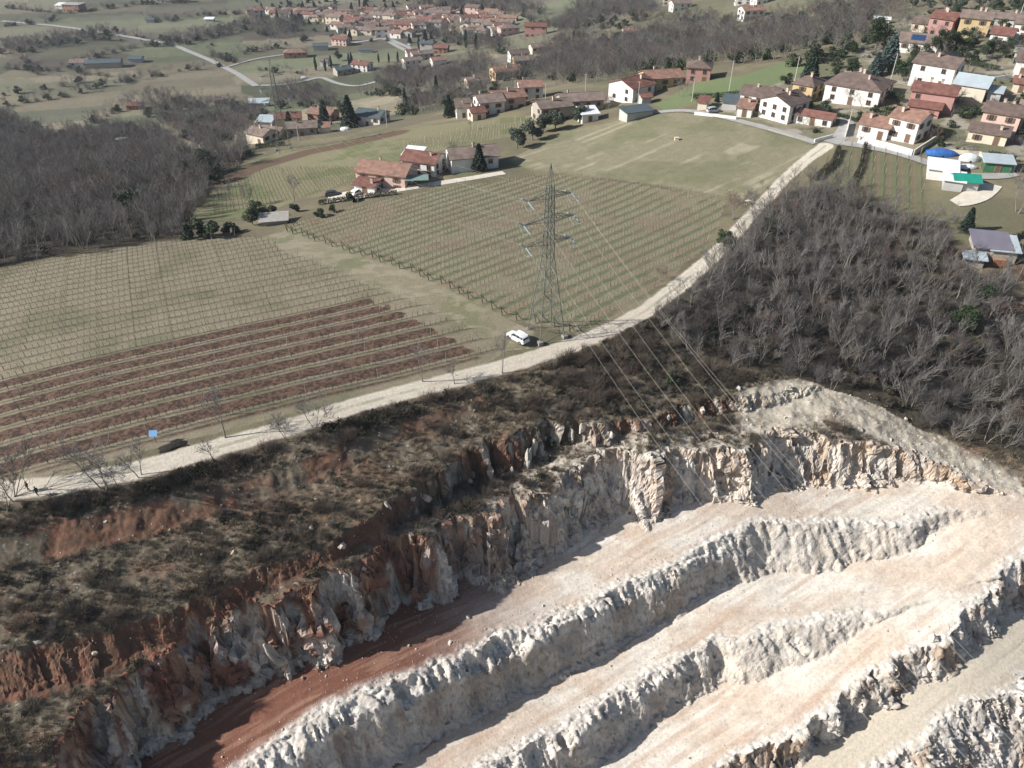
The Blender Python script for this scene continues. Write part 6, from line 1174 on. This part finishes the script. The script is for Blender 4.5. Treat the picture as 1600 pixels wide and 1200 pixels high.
covered(1471, 244, 7.5, 3.0, 1.3, -14, M_BLUE, 'boat under a bright blue cover below the pale pink house', 'covered_boat', 'boat'); covered(1514, 252, 4.6, 2.4, 1.6, -12, M_TARP, 'caravan under a white cover right of the blue covered boat', 'covered_caravan', 'caravan'); covered(1512, 262, 4.0, 2.0, .7, -10, M_TARP, 'flat trailer under a white sheet in front of the caravan', 'covered_trailer', 'trailer'); covered(475, 121, 5, 2.6, 1.2, 10, M_TARP, 'white covered vehicle beside the stone house in the valley', 'covered_vehicle', 'vehicle'); covered(540, 204, 4, 2.2, 1.0, 0, M_TARP, 'white sheeted pile right of the dark conifer in the lower hamlet', 'covered_pile', 'pile')
# carport with a green roof
p = at(652, 291); root = link('carport', None, None, p, .1); tag(root, 'carport with a pale green roof beside the pink farmhouse', 'carport'); b = MB(); b.box((0, 0, 2.45), (6.2, 4.2, .12)); link('roof', b.mesh('roof', mat('green_sheet', (.20, .29, .25), .5, .1, 1)), root)
for sx in (-2.9, 2.9):
    for sy in (-1.9, 1.9): b = MB(); b.tube((sx, sy, -.4), (sx, sy, 2.4), .07, None, 6); link('leg', b.mesh('leg', M_POSTD), root)
# blue board on a post, low near-black mound, marker, trough, hive
p = at(244, 690); root = link('board', None, None, p, .1); tag(root, 'pale blue board on a post between the vine rows', 'board'); b = MB(); b.box((0, 0, 0), (1.2, .05, .95)); link('panel', b.mesh('panel', mat('blue_board', (.20, .40, .66), .5, .08, 2)), root, (0, -.05, 1.75), (-.7, 0, 0)); b = MB(); b.tube((0, 0, -.3), (0, 0, 1.7), .05, None, 6); link('post', b.mesh('post', M_POSTD), root)
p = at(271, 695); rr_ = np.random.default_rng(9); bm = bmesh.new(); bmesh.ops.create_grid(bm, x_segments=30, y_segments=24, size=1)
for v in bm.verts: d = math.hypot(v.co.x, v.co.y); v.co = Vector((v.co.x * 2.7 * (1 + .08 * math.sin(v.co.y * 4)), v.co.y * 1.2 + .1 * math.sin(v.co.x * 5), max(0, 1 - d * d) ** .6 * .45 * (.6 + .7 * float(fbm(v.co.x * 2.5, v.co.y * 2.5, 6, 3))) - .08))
m = bpy.data.meshes.new('heap'); bm.to_mesh(m); bm.free(); m.materials.append(mat('near_black', (.028, .022, .018), .95, .5, 3)); tag(link('dark_mound', m, None, p, .45, (.8, .75, .8)), 'long black heap at the road edge beside the blue board', 'heap')
p = at(1101, 517); root = link('marker_post', None, None, p); tag(root, 'small red marker at the brushy edge of the wood', 'marker'); b = MB(); b.tube((0, 0, -.1), (0, 0, .8), .04, None, 6); link('post', b.mesh('post', M_POST), root); b = MB(); b.box((0, 0, 1.0), (.4, .08, .45)); link('head', b.mesh('head', mat('red_paint', (.75, .04, .03), .5, .05, 2)), root)
p = at(1057, 221); b = MB(); b.box((0, 0, .35), (1.1, .9, .8)); b.box((0, 0, .78), (1.25, 1.05, .12)); tag(link('well_head', b.mesh('well_head', WALLM['cream']), None, p), 'small pale square well head alone in the middle of the meadow', 'well')
p = at(1168, 318); root = link('garden_table', None, None, p, .3); tag(root, 'small white table at the corner of the meadow by the road', 'table'); b = MB(); b.box((0, 0, .95), (1.3, .8, .08)); link('top', b.mesh('top', WH), root)
for sx in (-.55, .55):
    for sy in (-.3, .3): b = MB(); b.tube((sx, sy, -.1), (sx, sy, .92), .05, None, 5); link('leg', b.mesh('leg', WH), root)
# firewood under the lean-to
p = at(1560, 416); b = MB()
for i in range(9):
    for j in range(5): b.tube((i * .3, -.5, .15 + j * .28), (i * .3 + .02, .5, .15 + j * .28), .14, None, 7)
tag(link('firewood_stack', b.mesh('firewood_stack', mat('firewood', (.30, .16, .09), .9, .4, 2)), None, p + Vector((-1.2, .4, 0)), -.2), 'stack of reddish firewood under the pale metal lean-to', 'woodpile')
# meadow fence posts
P = [at(*q) for q in ((862,268),(930,281),(1000,290),(1060,297),(1110,306),(1165,320))]; root = link('post_fence', None, None, P[0]); tag(root, 'thin post and wire fence between the vineyard and the meadow', 'fence'); S = []
for i in range(5):
    n = max(2, int((P[i + 1] - P[i]).length / 3.2))
    for j in range(n): q = P[i].lerp(P[i + 1], j / n) - P[0]; link('post', POST[1], root, q, (rng.gauss(0, .05), rng.gauss(0, .05), 0), .75); q2 = P[i].lerp(P[i + 1], (j + 1) / n) - P[0]; S += [(q.x, q.y, q.z + h, q2.x, q2.y, q2.z + h, .01, .01) for h in (.6, 1.1)]
link('wire', stick_mesh('wire', S, M_WIRE, 3), root)
# ================================================================ scrub, grass and stones of the slope (nobody could count them)
N_ = 120000; sx_ = R.uniform(-112, 92, N_); sy_ = R.uniform(38, 135, N_); gi_ = gidx(sx_, sy_); ok = below[gi_] & (dTr[gi_] > 2.4) & (D[2][3][gi_] < -.3) & (np.abs(sx_) < .74 * np.interp(sy_, fr_, tt))
nz = fbm(sx_ / 8, sy_ / 5, 301, 4); onface = np.maximum((D[0][1][gi_] > .05) & (D[0][1][gi_] < .8) & (D[0][0][gi_] > .8), (D[1][1][gi_] > .03) & (D[1][1][gi_] < .9) & (D[1][0][gi_] > .8)); hau = pl_dist(HAUL, sx_, sy_)
def pick(mask, frac): k = ok & mask & (R.random(N_) < frac); return P3(sx_[k], sy_[k], -.04), k
TUFT = [tuft_mesh(91, .75, 34), tuft_mesh(92, .55, 30), tuft_mesh(93, .95, 26)]
Pq, k = pick(~onface & (hau > 4), np.where(nz > .42, .75, .35)); scatter('dry_grass', TUFT, Pq, R.uniform(.6, 1.25, len(Pq))); print('tufts', len(Pq))
east = ss(2, 14, sx_) * (sy_ > 92) * (D[1][3][gi_] < -1)
Pq, k = pick(~onface & (hau > 5), (nz > .5) * .07 + .025 + east * .14); scatter('scrub', [BUSH[0], BUSH[1], BUSH[2], BUSH[2], BUSH[3], twig_bush(95, 2.0, 80, M_DRYB)], Pq, R.uniform(.45, 1.15, len(Pq)), 'brown and dark green scrub bushes on the slope between the road and the quarry')
rd = ROADS['track'][0]; vg = []
for i in range(7, len(rd) - 9) if 0 else range(0, 13):
    n = int(np.hypot(*(rd[i + 1] - rd[i])) * 4.2); t = R.random(n); q = rd[i] * (1 - t)[:, None] + rd[i + 1] * t[:, None]; d = rd[i + 1] - rd[i]; d /= np.hypot(*d); q += np.array([d[1], -d[0]]) * R.uniform(2.7, 5.2, n)[:, None]; vg.append(q)
vg = np.concatenate(vg); kk_ = fbm(vg[:, 0] / 9, vg[:, 1] / 9, 303, 3) > .40; vg = vg[kk_]; scatter('verge_brambles', [BUSH[0], BUSH[3], BUSH[0], BUSH[1]], P3(vg[:, 0], vg[:, 1], -.1), R.uniform(.6, 1.2, len(vg)), 'dark brambles along the lower verge of the gravel road')
M_STONE = mat('limestone', (.47, .43, .375), .9, .3, 2.5, .2, bump=.05); ST = [stone_mesh(i, M_STONE, 1) for i in (1, 2, 3)]
Pq, k = pick(fbm(sx_ / 5, sy_ / 4, 305, 3) > .42, .12); s1 = R.uniform(.08, .34, len(Pq)) * np.where(R.random(len(Pq)) < .06, 1.8, 1)
M2 = 90000; tx_ = R.uniform(-75, 85, M2); ty_ = R.uniform(34, 112, M2); gj = gidx(tx_, ty_); w_ = np.zeros(M2); w_ += (D[2][3][gj] > -3.5) * (D[2][3][gj] < 0) * .30 * (tx_ > -15)
for i in (2, 3, 4, 5, 6): t = D[i][1][gj]; e = D[i][3][gj]; h_ = D[i][0][gj]; w_ += (t > .72) * (t < 1) * .22 * (h_ > 1); w_ += (t >= 1) * (e < np.maximum(h_, 1) * .5 + 2.2) * .10 * (h_ > 1); w_ += (t <= .1) * (e > -3.2) * (i > 2) * .16 * (h_ > 1.5)
w_ += (D[2][3][gj] > 0) * .018; w_ += (pl_dist(HAUL, tx_, ty_) < 4.5) * (D[2][3][gj] < 0) * .16; kq = R.random(M2) < w_; Pr = P3(tx_[kq], ty_[kq], 0); s2_ = R.uniform(.07, .30, len(Pr)) * np.where(R.random(len(Pr)) < .05, 2.0, 1); print('stones', len(Pr) + len(Pq))
scatter('rubble', ST, np.concatenate([Pq, Pr]), np.concatenate([s1, s2_]), 'loose pale limestone rubble on the slope and at the foot of the benches', 1.0)
# limestone fangs standing out of the red bank
FANG = [(766,738,1.4,2.6,'white limestone fang left of the tallest fangs in the red bank'),(822,722,1.9,4.6,'tallest white limestone fang in the red bank below the road'),(834,700,1.2,3.6,'narrow white limestone fang leaning right of the tallest one'),(800,736,1.0,2.2,'small limestone fang between the two largest ones'),(735,748,1.2,2.2,'grey limestone block at the left of the row of fangs'),(720,742,.8,1.8,'slim pinkish fang at the left end of the row'),(893,682,1.1,2.4,'limestone tooth left in the cluster at the head of the red gully'),(908,684,1.2,2.6,'limestone tooth in the middle of the cluster at the head of the red gully'),(930,682,1.3,3.2,'broad white limestone tooth in the cluster above the rim'),(955,680,1.3,2.0,'bluish limestone tooth at the right end of the cluster above the rim'),(868,668,.8,1.8,'small reddish-white tooth at the top of the red gully'),(852,672,.6,1.6,'thin tooth inside the dark head of the red gully'),(668,782,2.0,1.9,'broad grey slab of limestone in the scrub bank'),(646,778,.9,1.2,'round pale boulder beside the broad grey slab'),(606,790,1.0,2.0,'grey limestone spur in a dark hollow of the scrub'),(1098,640,1.2,2.4,'white fang in the red patch near the power lines'),(1122,642,.9,1.6,'small white fang right in the red patch near the power lines'),(1045,648,1.3,1.1,'pale blocks of limestone left of the red patch'),
 (536,852,1.5,1.4,'large white boulder in the middle of the lower scrub slope'),(486,826,.9,1.1,'pale oblong boulder above the dark hollow on the scrub slope'),(365,862,.9,.8,'white boulder near the left part of the scrub slope'),(315,868,.5,.5,'small white boulder left on the scrub slope'),(165,815,.5,.5,'small white boulder in the red bank under the walkers'),(265,828,.5,.4,'small white boulder in the red bank at the left'),(146,1020,.9,.8,'white boulder at the top of the left red gullies'),(60,1003,1.0,.5,'flat white boulder at the left edge of the scrub'),(1232,611,1.6,1.7,'pair of white boulders at the top of the old haul track'),(1155,608,1.4,1.8,'bluish white boulder in the dark brush near the power lines'),(1207,622,.9,1.2,'white boulder left of the haul track top'),(1415,655,.9,.9,'white boulder on the edge of the wood above the rim'),(1345,672,1.0,.9,'white block on the rim above the right quarry face'),(1250,685,1.3,1.0,'pale block sitting on the brink of the right quarry face'),(1392,688,.8,.7,'white stone on the haul track margin'),
 (435,1035,2.0,6.2,'tall white limestone pillar at the left end of the red floor'),(452,1056,1.6,3.4,'lower part of the white pillar at the left end of the red floor'),
 (732,962,.9,.6,'round white boulder on the red quarry floor'),(638,1008,.6,.5,'small white boulder at the foot of the upper face'),(704,1002,1.0,.4,'flat pale block on the red quarry floor'),(1458,1000,1.8,2.4,'upright orange-brown rock slab in the lower right face'),(1500,1010,1.0,1.4,'blocky pale rock in the lower right face'),(1568,962,1.4,1.0,'large white block on the talus at the right edge'),(1375,1075,1.4,1.8,'white leaning block in the lower right face')]
for i, (a, c, w_m, h_m, lb) in enumerate(FANG):
    p = at(a, c); m = stone_mesh(400 + i, M_STONE if i % 4 else mat('stained_limestone', (.50, .40, .32), .9, .25, 1.5, .1, bump=.05), 3); o = link('boulder' if h_m < 1.5 * w_m else 'rock_pinnacle', m, None, (p.x, p.y, p.z + h_m * .06), (rng.uniform(-.25, .05), rng.uniform(-.15, .15), rng.random() * 6.28), (w_m * 1.15, w_m * .9, h_m * (1.3 if h_m > 2.3 else .95))); tag(o, lb, 'rock')
    for v in m.vertices: n_ = v.co.copy(); v.co *= 1 + .5 * (float(worley(np.array([n_.x * 4 + i]), np.array([n_.z * 2.2 + n_.y * 4]), 7)[1][0]) - .5)
# ================================================================ haze
mh = bpy.data.materials.new('haze_air'); mh.use_nodes = True; nt = mh.node_tree; nt.nodes.remove(nt.nodes['Principled BSDF']); pv = nt.nodes.new('ShaderNodeVolumePrincipled'); pv.inputs['Density'].default_value = 0.00010; pv.inputs['Color'].default_value = (.80, .88, 1.0, 1); pv.inputs['Anisotropy'].default_value = .2
nt.links.new(pv.outputs[0], nt.nodes['Material Output'].inputs['Volume'])
b = MB(); b.box((0, 3900, 10), (11000, 9000, 260)); tag(link('haze', b.mesh('haze', mh)), 'thin blue haze over the valley', None, None, 'stuff')
